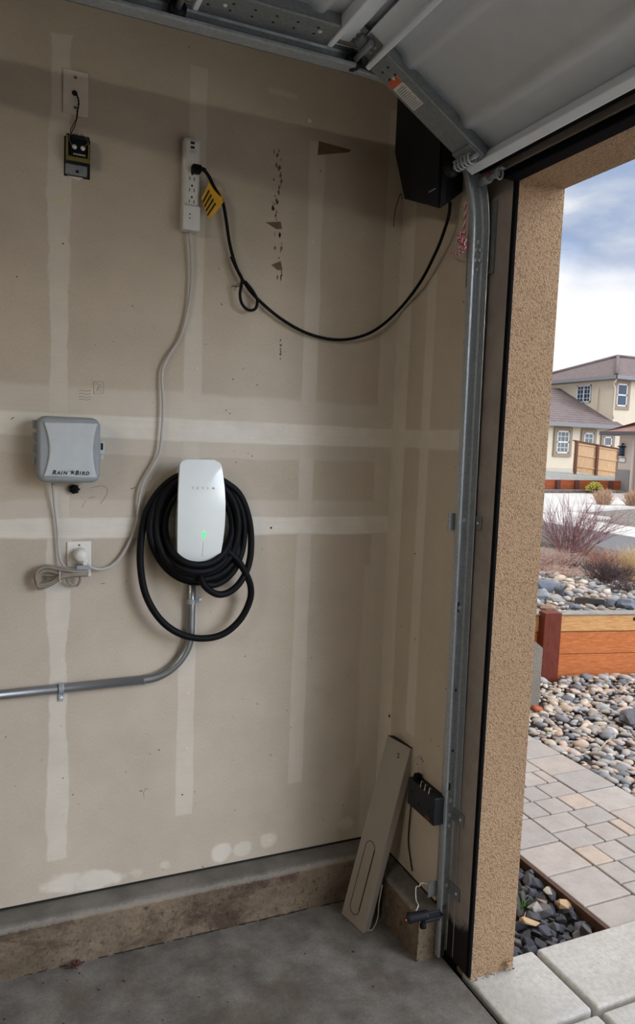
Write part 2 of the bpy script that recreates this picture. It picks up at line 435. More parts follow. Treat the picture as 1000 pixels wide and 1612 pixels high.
wf_rects = [(-.02, .075, 1.5, 1.34, .006, .015, .55), (-.225, .028, 1.45, .78, .006, .012, .45), (-.30, .5, 1.692, .032, .006, .015, .55)]
M['wall_front'] = drywall('drywall_return', 1, wf_rects)
M['wall_plain'] = drywall('drywall_room', 1, [(-3.0, 4., 1.69, .04, .006, .02, .8)])
M['floor'] = concrete('slab_concrete', (90, 88, 85), (146, 142, 136), (94, 82, 70), .6, 2.0, stain_amt=.5)
M['curb'] = concrete('stem_wall_concrete', (92, 80, 66), (140, 124, 104), (62, 48, 38), 1.0, 1.6, stain_amt=.8)
M['stucco'] = stucco('tan_stucco', (194, 162, 129), (204, 171, 137))
M['driveway'] = concrete('driveway_concrete', (194, 193, 189), (210, 208, 203), (172, 166, 154), .4, broom=(45, 1.2, 1), stain_amt=.35)
M['block'] = stucco('grey_block', (158, 150, 140), (176, 168, 156))

M['soil0'] = simple('floor_dirt', (44, 36, 30), .95, var=.3)
def chip_mesh0(seed):
    rg = random.Random(seed); bm = bmesh.new()
    for k in range(9): bm.verts.new((rg.uniform(-1, 1), rg.uniform(-1, 1), rg.uniform(-.6, .6)))
    res = bmesh.ops.convex_hull(bm, input=list(bm.verts))
    bmesh.ops.delete(bm, geom=[g for g in res['geom_interior'] if isinstance(g, bmesh.types.BMVert)], context='VERTS'); return bm
# ------------------------------------------------------------------ the garage shell
XJ, YJ, DJ, ZL = .0565, -.573, .166, 2.44
XR0, YR1, ZC = -6.2, -6.3, 2.98
ZB = .1836                      # bottom edge of the drywall, top of the concrete stem wall
struct(MB().box((XR0, YR1, -.12), (.019, 0, 0)).build('floor', M['floor']), 'grey stained concrete garage floor', 'floor')
struct(MB().box((XR0, YR1, ZC), (.02, .12, ZC+.1)).build('ceiling', M['wall_plain']), 'drywall garage ceiling', 'ceiling')
wallL = struct(MB().box((XR0, 0, ZB), (.02, .012, ZC)).box((XR0, .012, -.12), (.02, .12, ZC)).build('wall_left', M['wall_left']), 'bare drywall side wall with taped and mudded seams', 'wall')
wallF = struct(MB().box((0, -.438, ZB), (.012, 0, ZC)).box((.012, -.438, -.1), (.05, .1, ZC)).build('wall_front', M['wall_front']), 'short drywall return beside the garage opening', 'wall')
struct(MB().box((.012, YR1, 2.62), (.05, -.438, ZC)).box((0, YR1, 0), (.05, -5.6, 2.62)).build('wall_front', M['wall_plain']), 'drywall header and far return around the garage opening', 'wall')
struct(MB().box((XR0-.1, YR1, 0), (XR0, .1, ZC)).build('wall_back', M['wall_plain']), 'drywall back wall of the garage', 'wall')
struct(MB().box((XR0, YR1-.1, 0), (.05, YR1, ZC)).build('wall_right', M['wall_plain']), 'drywall side wall behind the camera', 'wall')

# the concrete stem walls: chamfered ledge below the drywall, with the roughness of a board form
def curb(a, b, inward, name, label, endcap=False):
    a, b, inward = V(*a), V(*b), V(*inward); n = 260; vs = []
    prof = [(-.02, .175), (.010, .174), (.066, .166), (.079, .150), (.082, .10), (.084, .05), (.083, -.02), (-.02, -.02)]
    sub = []
    for i in range(len(prof)-1):
        for k in range(6): t = k/6; sub.append((prof[i][0]*(1-t)+prof[i+1][0]*t, prof[i][1]*(1-t)+prof[i+1][1]*t))
    sub.append(prof[-1]); m = len(sub)
    for i in range(n+1):
        p = a.lerp(b, i/n)
        for (d, z) in sub:
            q = p + inward*d + V(0, 0, z)
            k = mnoise.noise(q*9)*.0035 + mnoise.noise(q*40)*.0026 + mnoise.noise(q*95)*.0020
            if .07 > z > -.01 and d > .06: k -= abs(mnoise.noise(q*24))*.006 + max(0, mnoise.noise(q*60)-.25)*.012
            if d < 0 or z <= -.01: k = 0
            vs.append(q + inward*k + V(0, 0, k*.6))
    fs = [(i*m+k, i*m+k+1, (i+1)*m+k+1, (i+1)*m+k) for i in range(n) for k in range(m-1)]
    mb = MB().add(vs, fs, True)
    mb.f.append([k for k in range(m)]); mb.m.append(0); mb.sm.append(False)
    mb.f.append([n*m+k for k in range(m)]); mb.m.append(0); mb.sm.append(False)
    return struct(mb.build(name, M['curb']), label, 'curb')
curb((-2.6, 0, 0), (-.02, 0, 0), (0, -1, 0), 'baseboard_left', 'long rough concrete stem wall under the drywall side wall')
struct(MB().box((XR0, -.083, 0), (-2.6, 0, .17)).build('baseboard_left', M['curb']), 'concrete stem wall continuing outside the picture', 'curb')
curb((.012, -.05, 0), (.012, -.457, 0), (-1, 0, 0), 'baseboard_front', 'short concrete stem wall under the return, ending at the door track')

# dark strip painting the shade under the drywall, dirt in the joint between stem wall and slab
struct(MB().box((-2.6, .001, .165), (.012, .006, ZB)).box((.0005, -.438, .165), (.006, 0, ZB)).build('trim_8', M['dark']), 'dark strip painted as the shade under the bottom edge of the drywall', 'trim')
jm = MB(); rj = random.Random(3); x = -2.2
while x < -.09:
    w_ = rj.uniform(.02, .06); h_ = rj.uniform(.001, .0045)
    if rj.random() < .85: jm.prism([(x, -.0815, 0), (x+w_, -.0815, 0), (x+w_*.7, -.0815-h_*1.5, .0004), (x+w_*.3, -.0815-h_, .0004)], (0, 0, .0035))
    x += w_*.8
for k in range(26):
    x = rj.uniform(-1.6, -.1); y = -.10-.5*rj.random()**2; r_ = rj.uniform(.0015, .005); jm.bm(chip_mesh0(k), (V(r_, 0, 0), V(0, r_, 0), V(0, 0, r_)), V(x, y, r_*.3))
jm2 = jm.build('floor_grit', M['soil0']); jm2['kind'] = 'stuff'; tag(jm2, 'dark dirt and crumbs in the joint between stem wall and slab', 'grit')

# jamb and header boards, black seals
struct(MB().bbox((.044, -.566, 0), (.056, -.430, 2.60), .003).build('trim_1', M['jamb']), 'grey painted wooden door jamb board', 'trim')
struct(MB().bbox((.044, -.578, .0), (.056, -.562, 2.47), .003).build('trim_2', M['seal']), 'black weatherstrip along the stucco jamb', 'trim')
struct(MB().bbox((0.0, -5.6, 2.455), (.034, -.565, 2.64), .003).build('trim_3', M['jamb']), 'grey painted wooden header board over the opening', 'trim')
struct(MB().bbox((.004, -5.6, 2.432), (.056, -.566, 2.456), .004).build('trim_4', M['seal']), 'black weatherstrip along the header', 'trim')
# stucco house front: reveal of the jamb, face, header
struct(MB().box((XJ, YJ, -.03), (XJ+DJ, 7.0, 3.6)).build('wall_outside', M['stucco']), 'tan stucco pillar of the house front beside the opening', 'wall')
struct(MB().box((XJ, -5.5, ZL), (XJ+DJ, YJ, 3.6)).box((XJ, -7, -.03), (XJ+DJ, -5.5, 3.6)).build('wall_outside', M['stucco']), 'tan stucco header over the garage opening', 'wall')
# threshold groove and driveway slabs with tooled joints
struct(MB().box((.0, -6.3, -.10), (.06, -.50, -.035)).box((.0, -.50, -.10), (.06, -.40, -.004)).build('trim_5', M['seal']), 'dark gap between garage slab and driveway', 'trim')
def slab(x0, y0, x1, y1): return struct(MB().bbox((x0, y0, -.14), (x1, y1, -.012), .011, 3).build('driveway', M['driveway']), 'broom finished concrete driveway slab', 'driveway')
slab(.052, -.808, .338, -.528); slab(.356, -.808, 1.75, -.528); slab(.052, -2.4, .338, -.826); slab(.356, -2.4, 1.75, -.826)
slab(.052, -6.5, 1.75, -2.418); slab(1.768, -6.5, 6.4, -3.4); slab(1.768, -3.38, 6.4, -.528)

# added fill lamp: two unseen tubes behind the viewer, brightening the interior
lamp = thing('fill_lamp', 'added twin tube fill lamp, unseen on the ceiling behind the viewer', 'lamp', (-4.2, -3.4, ZC-.06))
MB().bbox((-4.3, -4.0, ZC-.05), (-4.1, -2.8, ZC), .01).build('fill_lamp_housing', M['white_plastic'], lamp)
MB().cyl((-4.25, -3.97, ZC-.07), (-4.25, -2.83, ZC-.07), .016).cyl((-4.15, -3.97, ZC-.07), (-4.15, -2.83, ZC-.07), .016).build('fill_lamp_tube', emit('fill_lamp_tube', (255, 244, 228), FILL_LAMP_W/ (PI*2*2*PI*.016*1.14)), lamp)

# ------------------------------------------------------------------ marks on the drywall (parts of the wall)
def decal(pts, name, mat, parent, y=-.0006):
    MB().prism([at(px, py, y=0)+V(0, y, 0) for px, py in pts], (0, -y*.9, 0)).build(name, mat, parent)
decal([(502, 222), (553, 236), (549, 240), (500, 244)], 'torn_paper', M['torn'], wallL)
decal([(418, 350), (442, 349), (444, 360), (436, 361)], 'torn_paper', M['torn'], wallL)
decal([(427, 417), (442, 411), (445, 426), (437, 425)], 'torn_paper', M['torn'], wallL)
rg = random.Random(5)
tm = MB()
for k in range(46):
    y = 236 + 205*rg.random()**.9; x = 438 + rg.uniform(-7, 6) - (4 if 300 < y < 335 else 0); w = rg.uniform(.7, 2.6); h = rg.uniform(1.5, 5.5)
    p = [at(x+dx, y+dy, y=0)+V(0, -.0005, 0) for dx, dy in ((-w, rg.uniform(-1, 1)), (0, -h), (w*.8, rg.uniform(-1, 1)), (-.2*w, h))]
    tm.prism(p, (0, .0004, 0))
for k in range(14):
    y = 535+rg.random()*30; x = 442+rg.uniform(-1.5, 1.5)
    tm.prism([at(x+dx, y+dy, y=0)+V(0, -.0005, 0) for dx, dy in ((-1, 0), (0, -2), (1, 0), (0, 2))], (0, .0004, 0))
tm.build('torn_paper', M['torn'], wallL)
pm = MB()
def scrib(pts, r=.0006): pm.tube([at(px, py, y=-.0004) for px, py in pts], r, 5)
for dy in (0, 5, 10, 14):
    scrib([(124, 615+dy), (130, 614+dy), (136, 616+dy), (143, 614.5+dy)])
scrib([(147, 601), (163, 601), (163, 619), (148, 620), (147, 601)]); scrib([(150, 604), (159, 606), (153, 612), (160, 616)]); scrib([(152, 616), (156, 608), (159, 612)])
scrib(spline([(143, 768), (160, 765), (169, 770), (166, 782), (158, 793)], 4)); scrib([(135, 788), (129, 799)]); scrib([(140, 784), (150, 782)])
scrib([(159, 919), (166, 918)], .0009); scrib([(206, 770), (214, 767)], .0012); scrib([(17, 660), (22, 657)], .0012)
scrib([(229, 1241), (226, 1248), (227, 1256)]); scrib([(229, 1241), (234, 1243)])
pm.build('pencil_mark', M['pencil'], wallL)
hd = MB()
for px, py, r in [(427, 831, .0038), (115, 1251, .002), (99, 1225, .002), (287, 1251, .0028), (236, 1187, .0015), (386, 1033, .0022), (231, 1155, .0012), (366, 1197, .0012), (356, 646, .002), (405, 606, .002), (367, 597, .0022), (397, 718, .002), (372, 728, .0018), (391, 714, .0015), (505, 269, .002), (362, 651, .002)]:
    c = at(px, py, y=-.0005); hd.cyl(c, c+V(0, .0004, 0), r, 9)
hd.build('screw_hole', M['dark'], wallL)
mdp = MB()
for px, py, r in [(97, 315, .012), (97, 1040, .004), (97, 1143, .005), (296, 1092, .006), (293, 1179, .006), (488, 190, .007), (493, 380, .006), (497, 288, .006), (309, 580, .006), (487, 478, .006), (100, 1283, .006), (424, 1324, .010)]:
    c = at(px, py, y=-.0006); mdp.lathe([(r, .0), (r*.8, .0005), (0.0, .0006)], c+V(0, .0005, 0), (0, -1, 0), 12)
mdp.build('spackle_spot', simple('spackle', (206, 194, 168), .9), wallL)
hr = MB()
for px, py, r in [(545, 0, .001)]: pass
for y, z, r in [(-.30, .62, .003), (-.31, .615, .003), (-.32, .61, .0025), (-.295, .60, .002), (-.285, .585, .0025), (-.08, .68, .006), (-.36, .70, .002), (-.41, .70, .002), (-.2, 1.30, .003)]:
    hr.cyl((-.0006, y, z), (0, y, z), r, 9)
hr.build('screw_hole', M['dark'], wallF)

# ------------------------------------------------------------------ things on the left wall
RT, UP, BK = V(1, 0, 0), V(0, 0, 1), V(0, 1, 0)

# blank plate with a bell wire
wp = thing('wall_plate', 'blank painted wall plate high on the left with a thin dark wire through it', 'wall plate', (-1.103, 0, 2.592))
pl = MB().bbox((-1.139, -.006, 2.592), (-1.068, 0, 2.716), .003).build('plate', M['old_plate'], wp)
for z in (2.695, 2.612): MB().lathe([(.0042, 0), (.0042, .0012), (.0, .0016)], (-1.104, -.006, z), (0, -1, 0), 12).build('screw', M['copper'], wp)
MB().lathe([(.008, 0), (.0075, .002), (.0, .0022)], (-1.106, -.006, 2.652), (0, -1, 0), 14).build('wire_hole', M['dark'], wp)
w1 = spline([at(119, 147, y=-.008), at(122, 152, y=-.016), at(124, 162, y=-.018), at(122, 175, y=-.018), at(121, 186, y=-.014)], 8)
tw = MB()
for s in (0, PI): tw.tube([p + V(math.cos(i*.9+s), 0, 0)*.0014 + V(0, math.sin(i*.9+s), 0)*.0014 for i, p in enumerate(w1)], .0014, 6)
tw.tube(spline([w1[-1], at(115, 197, y=-.01), at(111, 206, y=-.02), at(114, 214, y=-.03)], 6), .0012, 6)
tw.tube(spline([w1[-1], at(118, 198, y=-.012), at(113, 208, y=-.02), at(110, 214, y=-.03)], 6), .0012, 6)
tw.build('bell_wire', M['black_rubber'], wp)

# bell transformer in its cutout
tr = thing('bell_transformer', 'small metal doorbell transformer in a wall cutout below the blank plate', 'transformer', (-1.098, 0, 2.418))
MB().box((-1.134, -.0008, 2.418), (-1.061, 0, 2.530)).build('cutout', M['dark'], tr)
MB().bbox((-1.131, -.034, 2.452), (-1.066, -.001, 2.528), .003).build('transformer_core', M['black_plastic'], tr)
MB().bbox((-1.131, -.041, 2.452), (-1.066, -.034, 2.464), .002).bbox((-1.131, -.041, 2.464), (-1.1255, -.034, 2.522), .002).bbox((-1.0715, -.041, 2.464), (-1.066, -.034, 2.505), .002).build('frame', M['brass'], tr)
MB().bbox((-1.120, -.046, 2.470), (-1.074, -.034, 2.512), .003).build('terminal_block', M['black_rubber'], tr)
for x in (-1.109, -1.086): MB().lathe([(.007, 0), (.007, .003), (.003, .005), (0, .005)], (x, -.046, 2.488), (0, -1, 0), 12).build('terminal_screw', M['steel_bolt'], tr)
MB().bbox((-1.113, -.0475, 2.466), (-1.078, -.046, 2.471), .001).build('rating_label', M['cord_tan'], tr)
MB().bbox((-1.131, -.012, 2.422), (-1.070, -.001, 2.452), .002).build('bracket', M['galv_dark'], tr)
MB().lathe([(.005, 0), (.004, .002), (0, .0025)], (-1.098, -.012, 2.432), (0, -1, 0), 10).build('screw', M['dark'], tr)
for c in ([(-1.116, -.048, 2.49), (-1.124, -.05, 2.505), (-1.12, -.04, 2.522), (-1.10, -.035, 2.530)], [(-1.086, -.05, 2.488), (-1.072, -.05, 2.505), (-1.078, -.04, 2.522), (-1.09, -.03, 2.53), (-1.06, -.02, 2.49)]):
    MB().tube(spline(c, 6), .0009, 6).build('lead_wire', M['copper'], tr)
MB().prism([(-1.126, -.001, 2.420), (-1.080, -.001, 2.420), (-1.092, -.001, 2.410), (-1.108, -.001, 2.413)], (0, -.001, 0)).build('torn_edge', M['old_plate'], tr)

# power strip
ps = thing('power_strip', 'white vertical power strip screwed to the wall with one black plug in it', 'power strip', (-.752, 0, 2.296))
XA, XB = -.790, -.737; Z0, Z1 = 2.312, 2.582
MB().bbox((XA, -.036, Z0), (XB, 0, Z1), .008, 3).build('strip_body', M['white_plastic'], ps)
MB().bbox((XA+.007, -.0385, Z0+.075), (XB-.007, -.035, Z1-.010), .002, 2).build('face_plate', M['plate_white'], ps)
MB().bbox((XA-.001, -.045, Z0-.006), (XB+.001, -.002, Z0+.068), .004, 2).build('end_cap', M['white_plastic'], ps)
cx = (XA+XB)/2
for i in range(3):
    z = 2.466-.034*i
    ou = MB().bbox((cx-.0155, -.0398, z-.0155), (cx+.0155, -.0382, z+.0155), .0008).build('outlet_face', M['white_plastic'], ps)
    MB().box((cx-.0085, -.0405, z-.010), (cx-.0062, -.0397, z-.001)).box((cx+.0058, -.0405, z-.011), (cx+.0082, -.0397, z-.001)).cyl((cx, -.0405, z+.0075), (cx, -.0397, z+.0075), .0032, 10).build('slot', M['dark'], ou)
for z in (2.566, 2.553): MB().bbox((cx-.0065, -.0395, z-.0035), (cx+.0065, -.038, z+.0035), .0008).build('usb_port', M['dark'], ps)
lb = MB()
for k in range(3): lb.box((cx-.008, -.0390, 2.545-.004*k), (cx+.010, -.0384, 2.5462-.004*k))
lb.build('printed_mark', M['cord_gray'], ps)
MB().bbox((cx-.014, -.0392, 2.3965), (cx+.012, -.0383, 2.4035), .0005).build('rating_mark', M['gray_plastic_dark'], ps)
for z in (2.353, 2.341): MB().cyl((cx-.006, -.0458, z), (cx-.006, -.0448, z), .0022, 10).build('indicator', M['dark'], ps)
# its grey cord
cd = [at(299, 366, y=-.020), at(299, 378, y=-.020), at(301, 400, y=-.018), at(301, 440, y=-.014), at(296, 485, y=-.012), at(284, 530, y=-.012), at(262, 566, y=-.014), at(255, 590, y=-.016), at(257, 640, y=-.018),
      at(254, 690, y=-.018), at(250, 715, y=-.018), at(238, 738, y=-.02), at(224, 765, y=-.02), at(217, 800, y=-.016), at(215, 826, y=-.014), at(196, 868, y=-.014), at(178, 889, y=-.016), at(160, 896, y=-.022), at(143, 893, y=-.035), at(134, 884, y=-.045)]
MB().tube(spline(cd, 8), .0042, 10).build('cord', M['cord_gray'], ps, 'pale grey cord of the strip')
fp = at(127, 874, y=-.03)
MB().lathe([(.0, .030), (.014, .029), (.019, .022), (.021, .0), (.020, -.012), (0, -.013)], (fp.x, -.022, fp.z), (0, -1, 0), 22).bbox((fp.x+.004, -.050, fp.z-.030), (fp.x+.018, -.025, fp.z-.006), .004).build('wall_plug', M['plate_white'], ps, 'flat round white wall plug')

# wall outlet
wo = thing('wall_outlet', 'white duplex wall outlet with both sockets in use, left of the coiled charger cable', 'outlet', (-1.085, 0, 1.226))
MB().bbox((-1.121, -.006, 1.225), (-1.049, 0, 1.337), .003).build('plate', M['plate_white'], wo)
for z in (1.302, 1.262): MB().bbox((-1.102, -.0085, z-.016), (-1.068, -.0055, z+.016), .003).build('socket_face', M['white_plastic'], wo)
MB().lathe([(.0035, 0), (.003, .001), (0, .0012)], (-1.085, -.006, 1.325), (0, -1, 0), 10).build('screw', M['copper'], wo)

# irrigation controller
ic = thing('irrigation_controller', 'grey wall mounted sprinkler timer box with green lettering', 'controller', (-1.12, 0, 1.52))
def rrect(x0, x1, z0, z1, r, n=6, bulge=0):
    pts = []
    for (cx_, cz_, a0) in ((x1-r, z1-r, 0), (x0+r, z1-r, PI/2), (x0+r, z0+r, PI), (x1-r, z0+r, 1.5*PI)):
        for k in range(n+1):
            a = a0+PI/2*k/n; pts.append((cx_+r*math.cos(a), cz_+r*math.sin(a)))
    return pts
def shell(mb, outlines):
    """outlines: list of (y, [(x,z)...]) same count, joined and capped"""
    n = len(outlines[0][1]); vs = [V(x, y, z) for y, o in outlines for x, z in o]
    fs = [(i*n+k, i*n+(k+1) % n, (i+1)*n+(k+1) % n, (i+1)*n+k) for i in range(len(outlines)-1) for k in range(n)]
    mb.add(vs, fs, True); b = len(mb.v)-len(vs)
    mb.f.append([b+k for k in range(n)]); mb.m.append(mb.mi); mb.sm.append(False)
    mb.f.append([b+(len(outlines)-1)*n+k for k in range(n)]); mb.m.append(mb.mi); mb.sm.append(False); return mb
bx0, bx1, bz0, bz1 = -1.212, -1.034, 1.523, 1.716
shell(MB(), [(0, rrect(bx0+.006, bx1-.006, bz0+.006, bz1-.006, .02)), (-.055, rrect(bx0, bx1, bz0, bz1, .025)), (-.058, rrect(bx0+.003, bx1-.003, bz0+.003, bz1-.003, .025))]).build('case', M['gray_plastic_dark'], ic)
lid = shell(MB(), [(-.060, rrect(bx0, bx1, bz0, bz1, .026)), (-.085, rrect(bx0+.001, bx1-.001, bz0+.001, bz1-.001, .026)), (-.094, rrect(bx0+.006, bx1-.006, bz0+.006, bz1-.006, .024)), (-.0965, rrect(bx0+.012, bx1-.012, bz0+.012, bz1-.012, .02))]).build('lid', M['gray_plastic_dark'], ic)
# raised centre of the lid, waisted sides
def waist(ins):
    pts = []; zt, zb_ = bz1-.016-ins, bz0+.016+ins
    for k in range(13):
        t = k/12; z = zt+(zb_-zt)*t; pts.append((bx0+.020+ins+.012*math.sin(PI*t)-.004*(1-math.sin(PI*t)), z))
    for k in range(13):
        t = 1-k/12; z = zt+(zb_-zt)*t; pts.append((bx1-.012-ins-.012*math.sin(PI*t)+.002, z))
    return pts
shell(MB(), [(-.0955, waist(0)), (-.100, waist(.0015)), (-.1025, waist(.006))]).build('lid_panel', M['gray_plastic'], lid)
lg = MB(); lx = bx0+.041; lz = bz0+.025; yl = -.1027
def word(caps, x, s):
    for k, ch in enumerate(caps):
        sz = s if k == 0 else s*.80
        w_ = text_into(lg, ch, sz, V(x, yl, lz), RT, UP, .26, .0005, .052); x += w_+.0009
    return x
xe = word('RAIN', lx, .0172)
bxx = xe+.001
lg.prism([(bxx, yl, lz+.013), (bxx+.008, yl, lz+.009), (bxx+.010, yl, lz+.016), (bxx+.012, yl, lz+.009), (bxx+.019, yl, lz+.012), (bxx+.014, yl, lz+.006), (bxx+.018, yl, lz+.001), (bxx+.011, yl, lz+.003), (bxx+.005, yl, lz-.001), (bxx+.008, yl, lz+.005)], (0, -.0008, 0))
word('BIRD', bxx+.0178, .0172)
lg.build('logo', M['logo_green'], lid, 'dark green lettering')
hg = MB()
for z in (1.69, 1.655, 1.62, 1.585): hg.bbox((bx0-.010, -.066, z-.012), (bx0+.004, -.050, z+.012), .003)
hg.build('hinge', M['gray_plastic_dark'], ic)
lt = MB().bbox((bx1-.003, -.075, 1.608), (bx1+.013, -.046, 1.648), .003).build('latch', M['gray_plastic'], ic)
MB().bbox((bx1+.002, -.0765, 1.622), (bx1+.009, -.0745, 1.642), .001).build('latch_slot', M['dark'], lt)
MB().bbox((bx1+.000, -.065, 1.592), (bx1+.011, -.058, 1.612), .003).cyl((bx1+.006, -.066, 1.600), (bx1+.006, -.0645, 1.600), .0025, 8).build('lock_tab', M['gray_plastic'], ic)

# black gland under the controller
gl = MB()
c0 = at(117, 770, y=-.012)
gl.lathe([(.013, -.012), (.014, 0), (.012, .006), (.006, .008), (0, .008)], (c0.x, -.012, c0.z), (0, -1, 0), 14)
for k in range(7):
    a = k*.9; gl.tube([(c0.x, -.018, c0.z), (c0.x+.016*math.cos(a), -.016, c0.z+.014*math.sin(a))], .003, 6)
tag(gl.build('cable_gland', M['black_rubber']), 'small black cable gland poking out just under the sprinkler timer box', 'cable gland')

# controller cord: drop, hank with wire tie, plug
kc = thing('electrical_cable', 'tan power cord from the sprinkler timer, bundled into a hank at the outlet', 'cord', at(95, 925, y=-.03))
drop = spline([at(83, 762, y=-.03), at(85, 785, y=-.02), at(90, 830, y=-.014), at(92, 865, y=-.014), at(97, 886, y=-.02), at(108, 897, y=-.035)], 8)
MB().tube(drop, .004, 8).build('cord_drop', M['cord_gray'], kc)
hk = MB(); rg = random.Random(8)
for k in range(7):
    o1 = rg.uniform(-3, 3); s_ = k-3
    yy = -.03-.006*(k % 3)
    loop = [at(137, 900+s_*.8, y=yy-.01), at(118, 901+s_*1.2, y=yy-.014), at(98, 900+s_*2.0+o1*.3, y=yy-.01), at(72, 897+s_*1.6+o1, y=yy), at(58+abs(s_)*1.6, 901+s_*1.8, y=yy), at(55+abs(s_)*2, 912+s_*2.0, y=yy), at(62, 922+s_*1.2+o1*.5, y=yy), at(80, 918+s_*1.0, y=yy-.004), at(98, 907+s_*1.2, y=yy-.012), at(118, 904+s_*.8, y=yy-.012), at(139, 904+s_*.5, y=yy-.01)]
    hk.tube(spline(loop, 7), .0040, 8)
hk.tube(spline([at(103, 905, y=-.03), at(108, 917, y=-.024), at(120, 922, y=-.022), at(126, 914, y=-.028), at(125, 903, y=-.04)], 8), .004, 8)
hk.build('cord_hank', M['cord_tan'], kc)
tt = at(96, 906, y=-.045)
MB().tube([(tt.x+.004*math.cos(a)*1.2, tt.y+.030*math.cos(a)+.012, tt.z+.022*math.sin(a)) for a in [2*PI*i/20 for i in range(20)]], .0012, 6, closed=True).build('wire_tie', M['plate_white'], kc)
p0 = at(128, 895, y=-.02)
MB().bbox((p0.x-.017, -.046, p0.z-.011), (p0.x+.017, -.008, p0.z+.014), .004).bbox((p0.x-.020, -.044, p0.z-.017), (p0.x+.010, -.02, p0.z-.009), .003).build('cord_plug', M['gray_plastic_dark'], kc)

# conduit
cn = thing('conduit', 'galvanized metal conduit running along the wall and bending up to the charger', 'conduit', (-.9, -.016, .87))
R_ = .0148; yc = -.017
hz0, hz1, xv = .8775, .8815, -.7325
rb = .150; path = [V(-2.4, yc, .862), V(-1.6, yc, .8755)]
straight = [V(-2.4, yc, .862), V(-.885, yc, .8815)]
MB().tube(straight, R_, 20).build('straight_pipe', M['emt'], cn)
bend = [V(-.885, yc, .8815)]
for k in range(0, 19):
    a = PI/2*k/18; bend.append(V(xv-rb+rb*math.sin(a), yc, .8825+rb-rb*math.cos(a)))
bend += [V(xv, yc, 1.1), V(xv, yc, 1.275)]
MB().tube(bend, R_, 20).build('bent_pipe', M['emt'], cn)
MB().tube([V(-.886, yc, .8815), V(-.8835, yc, .8815)], R_+.0006, 20).build('pipe_seam', M['galv_dark'], cn)
for (c, axis) in ((V(-1.137, yc, .8782), 'x'), (V(xv, yc, 1.133), 'z')):
    s_ = MB(); ring = [(math.cos(a), math.sin(a)) for a in [PI*1.0*i/16 for i in range(17)]]
    for dx in (-.006, -.002, .002, .006):
        pts = [c + (V(dx, -abs(q)*0-(R_+.0018)*q, (R_+.0018)*p) if axis == 'x' else V((R_+.0018)*p, -(R_+.0018)*q, dx)) for p, q in ring]
        s_.tube(pts, .0022, 6)
    if axis == 'x': s_.bbox((c.x-.008, -.004, c.z-.046), (c.x+.008, 0, c.z-R_), .001); sp = V(c.x, -.004, c.z-.034)
    else: s_.bbox((c.x+R_, -.004, c.z-.008), (c.x+.042, 0, c.z+.008), .001); sp = V(c.x+.031, -.004, c.z)
    st = s_.build('pipe_strap', M['galv'], cn)
    MB().lathe([(.0065, 0), (.0065, .003), (.004, .0045), (0, .005)], sp, (0, -1, 0), 12).build('strap_screw', M['steel_bolt'], st)

# car charger
ch = thing('car_charger', 'white wall mounted electric car charger with a glowing green light', 'charger', (-.725, 0, 1.26))
cxm = -.7305; zc_ = 1.436; hh = .165; hw = .0735
rows = 40; cols = 20
def face(inset=0., yoff=0.):
    g = []
    for i in range(rows+1):
        v = -1+2*i/rows; z = zc_+hh*v*(1-inset/hh)
        half = hw*(1.03-.13*v*v-(.03*(v > 0)*v*v))-inset
        dist = hh*(1-abs(v)); rc = .020
        if dist < rc: half -= rc*1.0-math.sqrt(max(0, rc*rc-(rc-dist)**2))
        row = []
        for j in range(cols+1):
            u = -1+2*j/cols
            y = -.128+.030*v*v+.005*u*u+yoff + (.012*max(0, abs(u)-.86)/.14)**1*0
            row.append(V(cxm+half*u, y, z))
        g.append(row)
    return g
g = face(); mb = MB(); n = cols+1
mb.add([p for r_ in g for p in r_], [(i*n+j, i*n+j+1, (i+1)*n+j+1, (i+1)*n+j) for i in range(rows) for j in range(cols)], True)
rim = [(i, 0) for i in range(rows+1)] + [(rows, j) for j in range(1, cols+1)] + [(i, cols) for i in range(rows-1, -1, -1)] + [(0, j) for j in range(cols-1, 0, -1)]
fr = [g[i][j] for i, j in rim]; m_ = len(fr)
ctr = V(cxm, 0, zc_)
def shrink(p, k, dy): return V(ctr.x+(p.x-ctr.x)*k, p.y+dy, ctr.z+(p.z-ctr.z)*k)
lay = [fr, [shrink(p, 1.008, .004) for p in fr], [shrink(p, 1.0, .014) for p in fr], [shrink(p, .90, .03) for p in fr]]
mb.add([p for l in lay for p in l], [(a*m_+k, a*m_+(k+1) % m_, (a+1)*m_+(k+1) % m_, (a+1)*m_+k) for a in range(3) for k in range(m_)], True)
fpm = mb.build('faceplate', M['charger_white'], ch)
MB().bbox((cxm-.060, -.095, zc_-.150), (cxm+.060, 0, zc_+.145), .02, 4).build('back_housing', M['gray_plastic'], ch)
def fy(z, x=cxm): v = (z-zc_)/hh; return -.128+.030*v*v+.005*((x-cxm)/hw)**2
vs = []
sl = MB()
for k in range(9): pass
zz = [1.338+.006*k for k in range(9)]
sl.tube([(cxm+.008, fy(z)-.0002, z) for z in [1.295+.007*k for k in range(8)]], .0007, 6)
sl.build('seam_line', M['logo_grey'], fpm)
MB().tube([(cxm+.008, fy(z)-.0004, z) for z in [1.357+.004*k for k in range(6)]], .0030, 8).build('status_light', emit('green_light', (40, 225, 110), 1.6), fpm)
tl = MB()
for k, c_ in enumerate('TESLA'): text_into(tl, c_, .0115, V(cxm-.034+.0165*k, fy(1.513)-.0012, 1.510), RT, UP, 0, .0004)
tl.build('logo', M['logo_grey'], fpm, 'faint grey lettering')

# the charging cable, hung in loops around the charger
cc = thing('charging_cable', 'thick black charging cable looped around the white car charger', 'cable', at(300, 1003, y=-.05))
CR = .0112
def zp(x, y, d): return at(180+x*.25, 700+y*.25, y=d)
cb = MB(); rg = random.Random(3)
